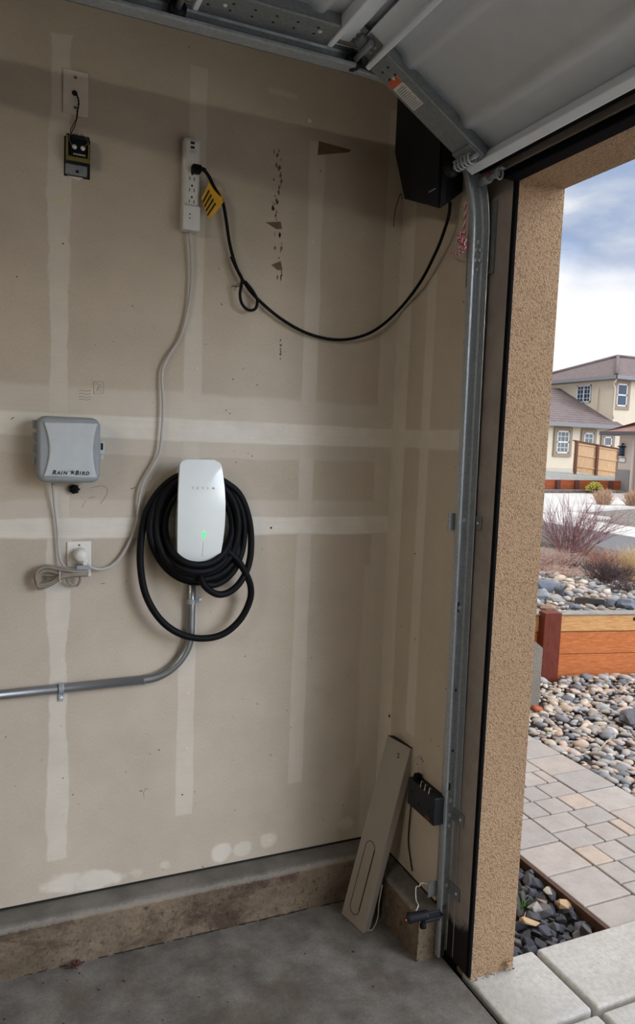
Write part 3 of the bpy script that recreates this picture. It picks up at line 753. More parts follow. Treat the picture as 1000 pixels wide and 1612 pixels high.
#              left  right  top  bottom  d_top  d_bottom  tilt
for (L, Rr, T, B, d0, d1, sk) in ((318, 742, 270, 758, -.050, -.128, 0), (282, 760, 235, 800, -.035, -.118, 8), (262, 782, 205, 818, -.062, -.095, 0), (236, 800, 195, 848, -.028, -.088, 20), (222, 776, 215, 866, -.05, -.060, 34)):
    pts = []
    for k in range(24):
        a = 2*PI*k/24; c_, s_ = math.cos(a), math.sin(a)
        ex = math.copysign(abs(c_)**.92, c_); x = (L+Rr)/2+(Rr-L)/2*ex + (sk*(s_) if s_ > 0 else 0); y = (T+B)/2+(B-T)/2*s_
        d = d0+(d1-d0)*max(0, s_)**1.5 + .006*math.sin(3*a+L)
        if s_ < -.3: d = max(d, -.075)
        pts.append(zp(x, y, d))
    cb.tube(spline(pts, 3, True), CR, 12, closed=True)
cb.build('cable_loops', M['black_rubber'], cc)
big = [zp(470, 190, -.05), zp(390, 205, -.045), zp(290, 285, -.035), zp(205, 420, -.035), zp(168, 600, -.04), zp(166, 780, -.045), zp(200, 950, -.05), zp(285, 1095, -.055), zp(400, 1185, -.06), zp(540, 1220, -.062), zp(680, 1195, -.06), zp(790, 1105, -.058), zp(852, 985, -.06), zp(858, 890, -.065), zp(822, 800, -.075), zp(770, 720, -.08), zp(700, 660, -.075)]
MB().tube(spline(big, 8), CR, 12).build('drooping_loop', M['black_rubber'], cc)
sml = [zp(560, 160, -.05), zp(690, 232, -.05), zp(790, 315, -.045), zp(846, 460, -.045), zp(862, 620, -.05), zp(845, 760, -.06), zp(790, 870, -.075), zp(720, 930, -.08), zp(650, 942, -.085), zp(585, 905, -.095), zp(548, 850, -.10), zp(540, 800, -.105)]
MB().tube(spline(sml, 8), CR, 12).build('small_loop', M['black_rubber'], cc)
s3 = [zp(560, 880, -.075), zp(640, 880, -.07), zp(720, 830, -.066), zp(780, 740, -.06), zp(815, 600, -.05), zp(810, 450, -.045), zp(760, 320, -.04), zp(690, 250, -.04), zp(600, 200, -.04)]
MB().tube(spline(s3, 8), CR, 12).build('inner_loop', M['black_rubber'], cc)
hdl = MB(); hdl.tube(spline([zp(640, 760, -.07), zp(700, 660, -.075), zp(712, 630, -.07)], 6), .017, 12); hdl.tube([zp(640, 730, -.06), zp(690, 640, -.06)], .02, 10)
hdl.build('connector_handle', M['black_plastic'], cc)
MB().bbox((cxm+.050, -.06, zc_-.13), (cxm+.078, -.01, zc_-.04), .008).build('connector_dock', M['black_plastic'], ch)

# black cord from the opener to the strip, with its yellow tag
bc = thing('electrical_cable', 'black power cord hanging in a swag from the opener to the power strip', 'cord', at(540, 536, y=-.02))
bw = [at(312, 267, y=-.066), at(321, 268, y=-.066), at(329, 278, y=-.06), at(338, 296, y=-.05), at(350, 316, y=-.04), at(356, 345, y=-.03), at(362, 385, y=-.02), at(372, 420, y=-.018), at(385, 445, y=-.018), at(405, 470, y=-.018), at(440, 500, y=-.018),
      at(480, 523, y=-.018), at(520, 534, y=-.02), at(555, 533, y=-.024), at(590, 520, y=-.03), V(*at(625, 491, y=-.035)), at(660, 447, x=-.035), at(686, 398, x=-.045), at(700, 362, x=-.055), at(707, 338, x=-.06), at(709, 318, x=-.06)]
MB().tube(spline(bw, 10), .0052, 10).build('cord', M['black_rubber'], bc)
lp = [at(364, 404, y=-.024), at(372, 422, y=-.03), at(381, 440, y=-.032), at(378, 462, y=-.03), at(381, 478, y=-.028), at(391, 488, y=-.026), at(402, 486, y=-.026), at(405, 473, y=-.024), at(398, 458, y=-.026), at(386, 443, y=-.03)]
MB().tube(spline(lp, 8), .0048, 10).build('cord_loop', M['black_rubber'], bc)
tq = MB()
for pts in ([(387, 444), (380, 447), (373, 452), (366, 449)], [(386, 445), (378, 450), (371, 451), (370, 458)], [(383, 442), (374, 448), (364, 452)]):
    tq.tube(spline([at(px, py, y=-.034) for px, py in pts], 5), .0009, 5)
tq.build('twist_tie', M['black_rubber'], bc)
pg = at(308, 267, y=-.05)
MB().bbox((pg.x-.013, -.068, pg.z-.012), (pg.x+.016, -.040, pg.z+.012), .005, 3).cyl((pg.x+.012, -.066, pg.z), (pg.x+.028, -.066, pg.z-.002), .007, 12, .0055).build('plug', M['black_rubber'], bc)
# yellow flag tag wrapped on the cord
q = [at(px, py, y=-.050+.00025*(px-335)) for px, py in ((332, 282), (348, 304), (352, 318), (337, 338), (328, 345), (317, 312))]
tgm = MB().prism(q, (0, -.0008, 0)).build('warning_tag', M['yellow'], bc, 'yellow tag with black stripes')
sm_ = MB()
A, B, C, D = q[0], q[2], q[4], q[5]
for k in range(4):
    t0 = .16+.21*k
    a_ = D.lerp(C, t0); b_ = D.lerp(C, t0+.09)
    e_ = A.lerp(B, t0*.9); f_ = A.lerp(B, t0*.9+.07)
    sm_.prism([a_+V(0, -.0026, 0), b_+V(0, -.0026, 0), b_.lerp(f_, .62)+V(0, -.0026, 0), a_.lerp(e_, .62)+V(0, -.0026, 0)], (0, -.0004, 0))
sm_.build('tag_print', M['dark'], tgm)

# ------------------------------------------------------------------ overhead door and its track
YD, YE = -.503, -5.55           # ends of the door leaf
XV = .003; ZS = 2.255; RC = .440; ZH = ZS+RC; YW = -.452
def tilt(z): return .020*max(0, 1-z/2.255)   # the upright leans a little away from the opening at its top
tk = thing('door_track', 'galvanized steel garage door track rising up the jamb and curving overhead', 'door track', (XV, YW, 0))
prof = [(.025, -.004+0), (.019, -.006), (.025, -.044), (.025, -.046)]
def uprof(fl=.022): return [(.019, -fl+.002), (.020, -fl-.003), (.025, -fl-.003), (.027, -fl+.002), (.026, -.004), (.020, .0), (.009, .0), (.006, -.003), (-.004, -.003), (-.007, .0), (-.020, .0), (-.026, -.004), (-.026, -.032), (-.020, -.038)]
YA = V(0, 1, 0)
vert = MB().sweep(uprof(), [V(XV+tilt(0), YW, .012), V(XV, YW, ZS)], [(V(-1, 0, 0), YA)]*2).build('vertical_track', M['galv'], tk, fix=False); solid(vert, .002)
pts = []; frs = []
for k in range(25):
    a = PI/2*k/24; ex = 2/2.5; c_, s_ = max(0, math.cos(a))**ex, math.sin(a)**ex
    pts.append(V(XV-RC+RC*c_, YW, ZS+RC*s_)); nn_ = V(-c_**1.5, 0, -s_**1.5).normalized(); frs.append((nn_, YA))
solid(MB().sweep(uprof(), pts, frs).build('curved_track', M['galv'], tk, fix=False), .002)
solid(MB().sweep(uprof(.042), [V(XV-RC, YW, ZH), V(-3.2, YW, ZH)], [(V(0, 0, -1), YA)]*2).build('horizontal_track', M['galv'], tk, fix=False), .002)
# angle iron along the top of the horizontal track
MB().box((-3.2, YW-.004, ZH+.028), (-.30, YW+.030, ZH+.031)).box((-3.2, YW+.027, ZH-.012), (-.30, YW+.030, ZH+.03)).build('track_angle', M['galv_dark'], tk)
def bolt(c, ax, r=.0065, h=.004, name='bolt', mat='steel_bolt', par=None):
    return MB().lathe([(r*.9, -.001), (r, 0), (r*.85, h*.6), (r*.4, h), (0, h)], c, ax, 12).build(name, M[mat], par or tk)
for z, dx in ((2.285, 0), (2.262, -.006), (2.262, .008), (2.232, -.006), (2.232, .008), (2.205, 0)): bolt(V(XV+.006+dx*1.2, YW-.003, z), (0, -1, 0), .0075)
for z in (1.445, 1.167, .532, .483, .447, .242): bolt(V(XV+.006+tilt(z), YW-.003, z), (0, -1, 0), .0085)
for z, h in ((1.17, .016), (.58, .012), (.150, .014), (.045, .006), (.03, .005), (.065, .005), (.70, .005), (.90, .005)):
    for dx in ((0,) if h > .007 else (-.008, .006)): MB().bbox((XV+tilt(z)+dx-.003, YW-.0046, z-h), (XV+tilt(z)+dx+.003, YW-.0040, z+h), .0025).build('bolt_slot', M['dark'], tk)
# jamb brackets behind the vertical track
for z in (1.44, .485, .235):
    MB().bbox((-.036, YW+.003, z-.026), (.044, YW+.007, z+.026), .001).bbox((.038, YW-.060, z-.022), (.042, YW+.004, z+.022), .001).build('jamb_bracket', M['galv_dark'], tk)
    bolt(V(.038, YW-.045, z), (-1, 0, 0), .005)
# flag bracket plate at the top of the jamb
MB().prism([(.036, -.462, 2.19), (.036, -.498, 2.19), (.036, -.498, 2.40), (.036, -.462, 2.40)], (.005, 0, 0)).prism([(-.02, -.4475, 2.15), (.03, -.4475, 2.15), (.03, -.4475, 2.40), (-.02, -.4475, 2.34)], (0, .003, 0)).build('flag_bracket', M['galv_dark'], tk)

dr = thing('garage_door', 'white sectional garage door raised overhead on its track', 'garage door', (-.06, -3.0, 2.45))
B0 = V(-.058, 0, 2.450); B1 = V(-.455, 0, 2.692)
d1 = (B1-B0).normalized(); L1 = (B1-B0).length
secs = [(B0, d1, L1)]
o2 = V(-.462, 0, 2.694); d2 = V(-1, 0, .0)
for k in range(4): secs.append((o2+d2*(.472*k), d2, .468))
TH = .038                       # depth of the rails
for si, (o, d, L) in enumerate(secs):
    nrm = V(d.z, 0, -d.x)*1.0   # placeholder, set below
    nrm = V(-d.z, 0, d.x)       # points to the room side (down and inwards)
    # interior edge line is at t=0; skin lies TH behind it
    ax = (d, V(0, 1, 0), nrm)
    O = V(o.x, 0, o.z)
    def B(a, b, r=0.0, mbx=None): return mbx.box(a, b, ax, O)
    # skin with two shallow ribs, swept along the door width
    cs = []
    def rib(c, w, h): return [(c-w*.5, 0), (c-w*.36, h*.25), (c-w*.2, h*.85), (c, h), (c+w*.2, h*.85), (c+w*.36, h*.25), (c+w*.5, 0)]
    cs = [(-.004 if si != 1 else -.045, 0)] + rib(L*.27, .060, .014) + rib(L*.74, .060, .014) + [(L, 0)]
    vs = []; n = len(cs)
    for yy in (YE, YD):
        for s_, h in cs: vs.append(O + d*s_ + nrm*(-TH+h) + V(0, yy, 0))
        for s_, h in cs: vs.append(O + d*s_ + nrm*(-TH-.003+h*.2) + V(0, yy, 0))
    fs = []
    for k in range(n-1):
        fs.append((k, k+1, 2*n+k+1, 2*n+k)); fs.append((n+k, n+k+1, 3*n+k+1, 3*n+k))
    fs += [tuple(range(n)) + tuple(range(2*n-1, n-1, -1)), tuple(range(2*n, 3*n)) + tuple(range(4*n-1, 3*n-1, -1)), (0, n, 3*n, 2*n), (n-1, 2*n-1, 4*n-1, 3*n-1)]
    mb = MB().add(vs, fs, True); mb.sm = [True]*(2*(n-1)) + [False]*4
    skin = mb.build('door_section', M['door_white'], dr)
    rl = MB()
    # bottom rail: flat flange plus turned lip; top rail the same
    fl = .052 if si else .016
    rl.box((0, YE, -TH+.001), (fl, YD, -TH+.012), ax, O); rl.bbox((fl-.004 if si else 0, YE, -TH), (fl+.012, YD, 0), .003, 2, ax, O)
    rl.box((L-.050, YE, -TH+.001), (L, YD, -TH+.012), ax, O); rl.bbox((L-.062, YE, -TH), (L-.048, YD, 0), .003, 2, ax, O)
    rl.build('rail', M['door_white'], skin)
    # end stile with punched holes
    ss = MB(); s0, s1 = (.03, L-.064) if si == 0 else (fl+.012, L-.062)
    ss.bbox((s0, YD-.088, -.010), (s1, YD, -.006), .001, 1, ax, O); ss.box((s0, YD-.088, -TH), (s1, YD-.084, -.008), ax, O); ss.bbox((s0, YD-.092, -.012), (s1, YD-.080, -.004), .003, 2, ax, O)
    stl = ss.build('end_stile', M['galv_dark'], skin)
    hl = MB(); rg = random.Random(si)
    npair = 6 if si else 3
    for k in range(npair):
        for yy in (YD-.03, YD-.060):
            s_ = s1-.025-k*.026 if si == 0 else s0+.05+k*.055
            p = O + d*s_ + nrm*(-.0058) + V(0, yy, 0); hl.cyl(p, p+nrm*.0006, .0035, 10)
    hl.build('punched_hole', M['dark'], stl)
    for s_ in (s1-.055, s0+.04):
        p = O + d*s_ + nrm*(-.006) + V(0, YD-.045, 0); bolt(p, nrm, .006, .003, 'rivet', 'plate_white', stl)
    if si == 0:
        lab = MB().box((s1-.155, YD-.062, -.0058), (s1-.055, YD-.012, -.0050), ax, O).build('warning_label', M['paper_label'], stl)
        MB().box((s1-.076, YD-.062, -.0050), (s1-.055, YD-.012, -.0045), ax, O).build('label_header', M['orange_label'], lab)
        tx = MB()
        for k in range(11): tx.box((s1-.150+.0062*k, YD-.058+.004*(k % 3), -.0050), (s1-.1475+.0062*k, YD-.016, -.0046), ax, O)
        tx.build('label_text', M['gray_plastic_dark'], lab)
    # middle stiles further along
    for yy in (-1.75, -3.0, -4.3):
        MB().box((s0, yy-.04, -.010), (s1, yy+.04, -.006), ax, O).build('centre_stile', M['galv_dark'], skin)
    # hinge at the joint with the next section, roller in the track
    if si < 4:
        hg = MB(); P = O + d*L
        hg.bbox((L-.046, YD-.080, -TH+.012), (L-.004, YD-.004, -TH+.016), .001, 1, ax, O); hg.bbox((L-.030, YD-.066, -TH+.014), (L-.010, YD-.016, -TH+.030), .004, 2, ax, O)
        hg.bbox((L+.004, YD-.080, -TH+.012), (L+.048, YD-.004, -TH+.016), .001, 1, ax, O)
        hg.bbox((L-.012, YD-.062, -TH+.012), (L+.012, YD-.018, -TH+.028), .005, 2, ax, O)
        h_ = hg.build('hinge', M['galv_dark'], dr)
        c = P + nrm*(-.006) + d*-.018
        MB().cyl(c+V(0, YD-.08, 0), c+V(0, -.475, 0), .0075, 12).build('roller_stem', M['galv_dark'], h_)
        for dy, ds in ((-.03, -.05), (-.055, -.05), (-.03, .03), (-.055, .03)):
            bolt(P + d*ds*.7 + nrm*(-TH+.016) + V(0, YD+dy, 0), nrm, .005, .004, 'hinge_bolt', 'steel_bolt', h_)
        MB().lathe([(.006, -.02), (.021, -.019), (.023, -.006), (.021, .006), (.006, .007)], V(c.x, -.470, c.z), (0, 1, 0), 18).build('roller', M['black_plastic'], h_)
# bottom bracket with its coil of cable and the bottom roller; bottom seal
axb = (d1, V(0, 1, 0), V(-d1.z, 0, d1.x)); O = V(B0.x, 0, B0.z)
br = MB().bbox((.012, YD-.085, -.010), (.085, YD+.002, -.001), .002, 1, axb, O).build('bottom_bracket', M['galv_dark'], dr)
sp = MB()
for k in range(5):
    c = O + d1*(.052) + axb[2]*.010 + V(0, YD-.072+.016*k, 0)
    sp.tube([c + d1*(.015*math.cos(a)) + axb[2]*(.015*math.sin(a)) + V(0, .012*a/(2*PI), 0) for a in [2*PI*i/14 for i in range(15)]], .0032, 7)
sp.build('spring_coil', M['galv'], br)
c = O + d1*.052 + axb[2]*.010
MB().cyl(c+V(0, YD-.095, 0), c+V(0, -.468, 0), .006, 12).build('roller_stem', M['galv'], br)
MB().lathe([(.006, -.012), (.021, -.011), (.023, 0), (.021, .011), (.006, .012)], V(c.x, -.473, c.z), (0, 1, 0), 18).build('roller', M['black_plastic'], br)
lw = MB(); c2 = O + V(.03, 0, -.015)
lw.cyl(c2+V(0, YD-.045, 0), c2+V(0, YD-.005, 0), .013, 14); lw.cyl(c2+V(0, YD-.085, 0), c2+V(0, YD-.045, 0), .008, 12); lw.tube([c2+V(.012*math.cos(a), YD-.09, .016*math.sin(a)) for a in [2*PI*i/16 for i in range(16)]], .003, 6, closed=True)
lw.bbox((c2.x-.004, YD-.10, c2.z+.010), (c2.x+.012, YD-.01, c2.z+.016), .002)
lw.build('cable_pin', M['galv_dark'], br)
MB().bbox((c2.x-.008, YD-.055, c2.z+.004), (c2.x+.006, YD-.015, c2.z+.012), .002).build('red_tag', M['rope_red'], br)
MB().bbox((-.006, YE, -TH-.02), (.002, YD, -.004), .003, 2, axb, O).bbox((-.022, YE, -TH-.008), (-.004, YD, -.018), .008, 3, axb, O).build('bottom_seal', M['seal'], dr)

# torsion shaft over the opening
ts = thing('torsion_shaft', 'steel torsion shaft above the opening behind the raised door', 'shaft', (-.09, -3, 2.80))
MB().cyl((-.09, -5.5, 2.80), (-.09, -.12, 2.80), .0127, 14).build('shaft', M['galv_dark'], ts)
MB().lathe([(.013, -.02), (.05, -.018), (.055, -.01), (.048, 0), (.055, .01), (.05, .018), (.013, .02)], (-.09, -.47, 2.80), (0, 1, 0), 24).build('cable_drum', M['galv'], ts)

# black opener on the return wall
op = thing('door_opener', 'black wall mounted garage door opener in the corner under the raised door', 'opener', (-.06, -.30, 2.36))
XF = -.105
fpoly = [V(XF, at(626, 160, x=XF).y, 2.86), V(XF, at(622, 240, x=XF).y, at(622, 240, x=XF).z), at(637, 313, x=XF), at(693, 328, x=XF), V(XF, at(693, 328, x=XF).y, 2.86)]
bk = at(728, 302, x=-.002)
back = [V(-.002, min(-.02, p.y), p.z+.02*(i == 2)) for i, p in enumerate(fpoly[:3])] + [bk, V(-.002, bk.y, 2.86)]
mid = [p.lerp(q_, .14)+V(0, (.010 if i < 3 else -.010), 0) for i, (p, q_) in enumerate(zip(fpoly, back))]
nn = len(fpoly)
mb = MB().add(fpoly+mid+back, [list(range(nn))] + [(a*nn+k, a*nn+(k+1) % nn, (a+1)*nn+(k+1) % nn, (a+1)*nn+k) for a in range(2) for k in range(nn)] + [list(range(2*nn, 3*nn))])
mb.build('housing', M['black_plastic'], op)
ya = at(672, 200, x=XF).y
MB().prism([V(XF, ya, 2.84), V(XF, ya, at(672, 318, x=XF).z), at(691, 324, x=XF), V(XF, at(691, 324, x=XF).y, 2.84)], (-.008, -.003, 0)).build('front_cover', M['black_plastic'], op)
e0 = at(680, 300, x=XF-.012)
MB().bbox((XF-.013, e0.y-.018, e0.z-.001), (XF-.009, e0.y+.018, e0.z+.002), .0006).build('trim_line', M['gray_plastic_dark'], op)
MB().tube(spline([V(-.05, at(634, 300, x=-.05).y, 2.50), at(631, 305, x=-.05), at(624, 325, x=-.05), at(621, 342, x=-.05), at(620, 357, x=-.05)], 6), .0014, 6).build('antenna_wire', M['black_rubber'], op)
MB().tube(spline([at(318, 336, y=-.05), at(318, 336, y=-.05)], 2), .001, 4) if False else None

# red and white emergency pull rope
rp = thing('pull_rope', 'red and white pull rope knotted up beside the track', 'rope', at(735, 400, x=-.05))
rr = spline([at(733, 318, x=-.03), at(732, 345, x=-.03), at(729, 372, x=-.035), at(724, 388, x=-.04), at(731, 385, x=-.04), at(721, 370, x=-.05), at(733, 368, x=-.045), at(719, 380, x=-.05), at(734, 378, x=-.05), at(722, 392, x=-.045), at(732, 392, x=-.045), at(723, 365, x=-.05), at(728, 378, x=-.055), at(733, 388, x=-.05), at(728, 397, x=-.05), at(719, 401, x=-.05), at(711, 398, x=-.05), at(706, 395, x=-.05)], 10)
ra, rb_ = MB(), MB()
for ph, m_ in ((0, ra), (PI, rb_)):
    m_.tube([p + V(0, .0018*math.cos(i*1.1+ph), .0018*math.sin(i*1.1+ph)) + V(.0012*math.sin(i*1.1+ph), 0, 0) for i, p in enumerate(rr)], .0021, 6)
ra.build('red_strand', M['rope_red'], rp); rb_.build('white_strand', M['rope_white'], rp)

# black battery box on the return wall with its wire
bb = thing('battery_box', 'black control box on the return wall just left of the track', 'box', (-.025, -.36, .45))
ax_r = (V(0, -1, 0), V(-1, 0, 0), V(0, 0, 1))
MB().bbox((.305, 0, .464), (.470, .046, .556), .004, 2, ax_r).build('case', M['black_plastic'], bb)
MB().bbox((.296, .0, .470), (.305, .040, .552), .002, 1, ax_r).build('mount_plate', M['galv_dark'], bb)
MB().bbox((.318, .012, .556), (.340, .034, .574), .004, 2, ax_r).build('knob', M['black_rubber'], bb)
cw = MB()
for k in range(3): cw.tube(spline([V(-.02, -.36-.025*k, .557), V(-.03, -.365-.025*k, .565), V(-.038, -.375-.025*k, .563), V(-.045, -.382-.025*k, .553)], 5), .0016, 6)
cw.build('lead_wire', M['cord_gray'], bb)
MB().bbox((.42, .044, .467), (.448, .0475, .481), .001, 1, ax_r).build('red_mark', simple('red_mark', (92, 34, 34), .6), bb)
for yy, zz_ in ((.33, .515), (.38, .495), (.44, .50)): bolt(V(-.046, -yy, zz_), (-1, 0, 0), .004, .0015, 'screw', 'black_rubber', bb)
MB().tube(spline([V(-.02, -.300, .556), V(-.016, -.296, .52), at(648, 1260, x=-.012), at(645, 1290, x=-.008), at(643, 1325, x=-.006), at(646, 1350, x=-.005), at(649, 1371, x=-.006)], 7), .0022, 7).build('drop_wire', M['black_rubber'], bb, 'thin dark wire down to the concrete')
MB().tube(spline([V(-.02, -.285, .60), at(661, 1190, x=-.02), at(657, 1215, x=-.02), at(655, 1228, x=-.03)], 6), .0016, 6).build('upper_wire', M['cord_gray'], bb)

# beige metal post cover leaning in the corner
lpn = thing('metal_cover', 'long beige metal cover with a slot groove leaning in the corner', 'metal cover', (-.18, -.21, 0))
b0, b1 = V(-.198, -.152, .004), V(-.170, -.268, .004)
wv = (b1-b0).normalized(); W = (b1-b0).length
topm = V(-.014, -.250, .612)-(b0+b1)*.5
upv = (topm - wv*topm.dot(wv)).normalized(); H = .650
upv = (upv + wv*.035).normalized(); wv = (wv-upv*wv.dot(upv)).normalized()
nv = wv.cross(upv)
if nv.dot(CAM-b0) < 0: nv = -nv
axp = (wv, upv, nv)
MB().bbox((0, 0, -.0015), (W, H, .0015), .001, 1, axp, b0).bbox((W-.003, 0, -.030), (W, H, .001), .0015, 1, axp, b0).bbox((0, 0, -.030), (.003, H, .001), .0015, 1, axp, b0).build('cover_sheet', M['panel_beige'], lpn)
gr = []
for k in range(13): a = PI*k/12; gr.append((W*.46+.024*math.cos(a)*1.0, .265+.024*math.sin(a)))
for k in range(13): a = PI+PI*k/12; gr.append((W*.46+.024*math.cos(a), .055+.024*math.sin(a)))
MB().tube([b0 + wv*x + upv*y + nv*.0016 for x, y in gr], .0012, 6, closed=True).build('slot_groove', M['dark'], lpn)
MB().tube([b0 + wv*(W*.46+.023) + upv*y + nv*.0018 for y in (.055, .268)], .0022, 6).build('slot_groove', M['dark'], lpn)
MB().tube(spline([b0 + wv*(W*.62+x) + upv*(H-.045+y) + nv*.0016 for x, y in ((-.008, .006), (.004, .008), (-.002, 0), (.006, -.004), (-.004, -.008))], 4), .0012, 6).build('scribble', M['dark'], lpn)
MB().bbox((.0, H-.001, -.03), (W, H+.001, .001), .0008, 1, axp, b0).build('end_flange', M['dark'], lpn)

# photo eye on the track
pe = thing('photo_eye', 'black door safety sensor with a small red light near the floor', 'sensor', (-.09, -.48, .15))
a0, a1 = V(-.124, -.470, .172), V(-.075, -.492, .186)
dd = (a1-a0).normalized()
MB().lathe([(0, 0), (.014, .0005), (.0175, .003), (.0175, .012), (.0155, .016), (.0150, .065), (.012, .07), (0, .07)], a0, dd, 20).build('sensor_body', M['black_plastic'], pe)
MB().lathe([(.013, -.001), (.010, -.003), (0, -.004)], a0, dd, 16).build('lens', M['dark'], pe)
MB().lathe([(.003, -.005), (.002, -.0065), (0, -.007)], a0+V(0, -.006, 0), dd, 10).build('red_light', emit('red_led', (255, 70, 90), 3.0), pe)
MB().bbox((-.080, -.505, .170), (-.006, -.470, .176), .002).bbox((-.085, -.500, .160), (-.02, -.495, .196), .002).build('mount_bracket', M['black_plastic'], pe)
wg = a0+dd*.045
MB().lathe([(.0045, 0), (.010, .006), (.011, .018), (.008, .022), (0, .022)], wg+V(0, -.010, -.012), (-.2, -.6, -.7), 14).build('wing_nut', M['black_rubber'], pe)
MB().tube(spline([a0+dd*.03+V(0, .005, .016), a0+dd*.04+V(0, .01, .03), V(-.075, -.44, .205), V(-.066, -.42, .225), V(-.06, -.415, .232), V(-.055, -.425, .24), V(-.045, -.42, .245), V(-.02, -.43, .24)], 6), .0018, 6).build('signal_wire', M['plate_white'], pe)
MB().tube(spline([V(-.10, -.26, .155), V(-.115, -.27, .10), V(-.12, -.275, .05), V(-.135, -.27, .006), V(-.155, -.262, .004)], 6), .0018, 6).build('floor_wire', M['cord_gray'], pe)

# dry leaf on the floor
lf = MB(); rg = random.Random(2); c = at(118, 1524, z=.004)
for k in range(7):
    a = k*.9+rg.random()*.4; p = [c + V(0, 0, .004)]; r_ = rg.uniform(.010, .018)
    q0 = c + V(r_*math.cos(a-.4), r_*math.sin(a-.4), rg.uniform(.004, .022)); q1 = c + V(1.4*r_*math.cos(a), 1.4*r_*math.sin(a), rg.uniform(.002, .02)); q2 = c + V(r_*math.cos(a+.4), r_*math.sin(a+.4), rg.uniform(.004, .022))
    lf.prism([p[0], q0, q1, q2], (0, 0, .001))
lf.tube([c, c+V(-.03, .005, .003)], .001, 5)
tag(lf.build('dry_leaf', simple('dry_leaf', (74, 40, 34), .8), fix=False), 'crumpled dark red dry leaf on the floor against the stem wall', 'leaf')

# ------------------------------------------------------------------ the yard: ground, path, gravel beds
def px_of(p):
    D = Vector(p)-CAM; z = D.dot(_f)
    return (500+F_PX*D.dot(_r)/z, 806-F_PX*D.dot(_u)/z, z) if z > .1 else (-1e4, -1e4, z)
t = NT('gravel_soil').set(.9, 0, .2); p = t.pos(False); v = t.node('ShaderNodeTexVoronoi'); v.inputs['Scale'].default_value = 26; t.link(p, v.inputs['Vector'])
sp_ = t.node('ShaderNodeSeparateColor'); t.link(v.outputs['Color'], sp_.inputs[0])
t.color(t.ramp(sp_.outputs[0], [(0, lin((84, 80, 78))), (.35, lin((130, 124, 120))), (.7, lin((160, 150, 140))), (1, lin((110, 108, 112)))])); t.bump(v.outputs['Distance'], .8, .02)
M['gravel_soil'] = t.m
M['soil'] = simple('dark_soil', (70, 62, 56), .95, var=.3, scale=20, bump=.4, obj=False)
M['asphalt'] = simple('asphalt', (112, 112, 116), .9, var=.08, scale=60, obj=False)
M['far_concrete'] = simple('far_concrete', (206, 204, 202), .9, var=.04, scale=1.5, obj=False)
struct(MB().box((.20, -.62, -.30), (1.75, 7, -.16)).box((1.55, -.53, -.20), (6.3, 2.0, -.075)).build('ground', M['soil']), 'dark soil under the gravel beds', 'ground')
struct(MB().box((.669, -.530, -.12), (.683, 6.9, -.018)).build('trim_6', M['brown_metal']), 'rusty metal edging along the paver path', 'edging')

M['pavers'] = []
pv = NT('concrete_paver').set(.85, 0, .3); p = pv.pos(False)
a_ = pv.node('ShaderNodeAttribute'); a_.attribute_name = 'pebble_tone'
tone = pv.ramp(a_.outputs['Fac'], [(0, lin((180, 175, 171))), (.3, lin((192, 184, 178))), (.55, lin((172, 169, 167))), (.8, lin((195, 182, 173))), (1, lin((198, 182, 168)))])
n1 = pv.noise(p, 14, 5, .7); n2 = pv.noise(p, 160, 3, .6)
c_ = pv.mix(pv.rng(n1, .35, .7, 0., .35), tone, lin((150, 138, 132))); c_ = pv.mix(pv.rng(n2, .58, .70, 0., .45), c_, lin((120, 108, 104))); pv.color(c_); pv.bump(n2, .3, .003)

def tone_attr(o, vals):
    at_ = o.data.attributes.new('pebble_tone', 'FLOAT', 'POINT'); at_.data.foreach_set('value', vals)

def paver_path():
    rg = random.Random(4); mb = MB(); vals = []
    def pave(x0, y0, x1, y1, tn=None):
        n0 = len(mb.v); g_ = .0035
        mb.bbox((x0+g_, y0+g_, -.09), (x1-g_, y1-g_, -.018+rg.uniform(-.0015, .0015)), .005, 2)
        vals.extend([rg.random()*.75 if tn is None else tn]*(len(mb.v)-n0))
    y = -.530
    ys = [-.530, -.400, -.195, .003]
    while ys[-1] < 6.6: ys.append(ys[-1]+.200)
    for a, b in zip(ys, ys[1:]): pave(.687, a, .930, b)
    for a, b in zip(ys, ys[1:]): pave(1.330, a-.075, 1.582, b-.075) if a > -.45 else pave(1.330, -.53, 1.582, b-.075)
    y = -.530
    rowh = [.055] + [.1335]*60; k = 0
    for h in rowh:
        if y > 6.6: break
        if k == 0: h = .06
        cuts = {0: (.19, .33), 1: (.21,), 2: (.12, .26), 3: (.11, .24)}[k % 4]
        xs = [.930] + [.930+c for c in cuts] + [1.330]
        for a, b in zip(xs, xs[1:]): pave(a, y, b, y+h, .97 if rg.random() < .13 else None)
        y += h; k += 1
    o = mb.build('path', pv.m); tone_attr(o, vals)
    return struct(o, 'walkway of blended grey and rose concrete pavers', 'path')
paver_path()
struct(MB().box((.683, -.53, -.14), (1.586, 6.7, -.030)).build('trim_7', M['soil']), 'sand bed under the pavers', 'bedding')

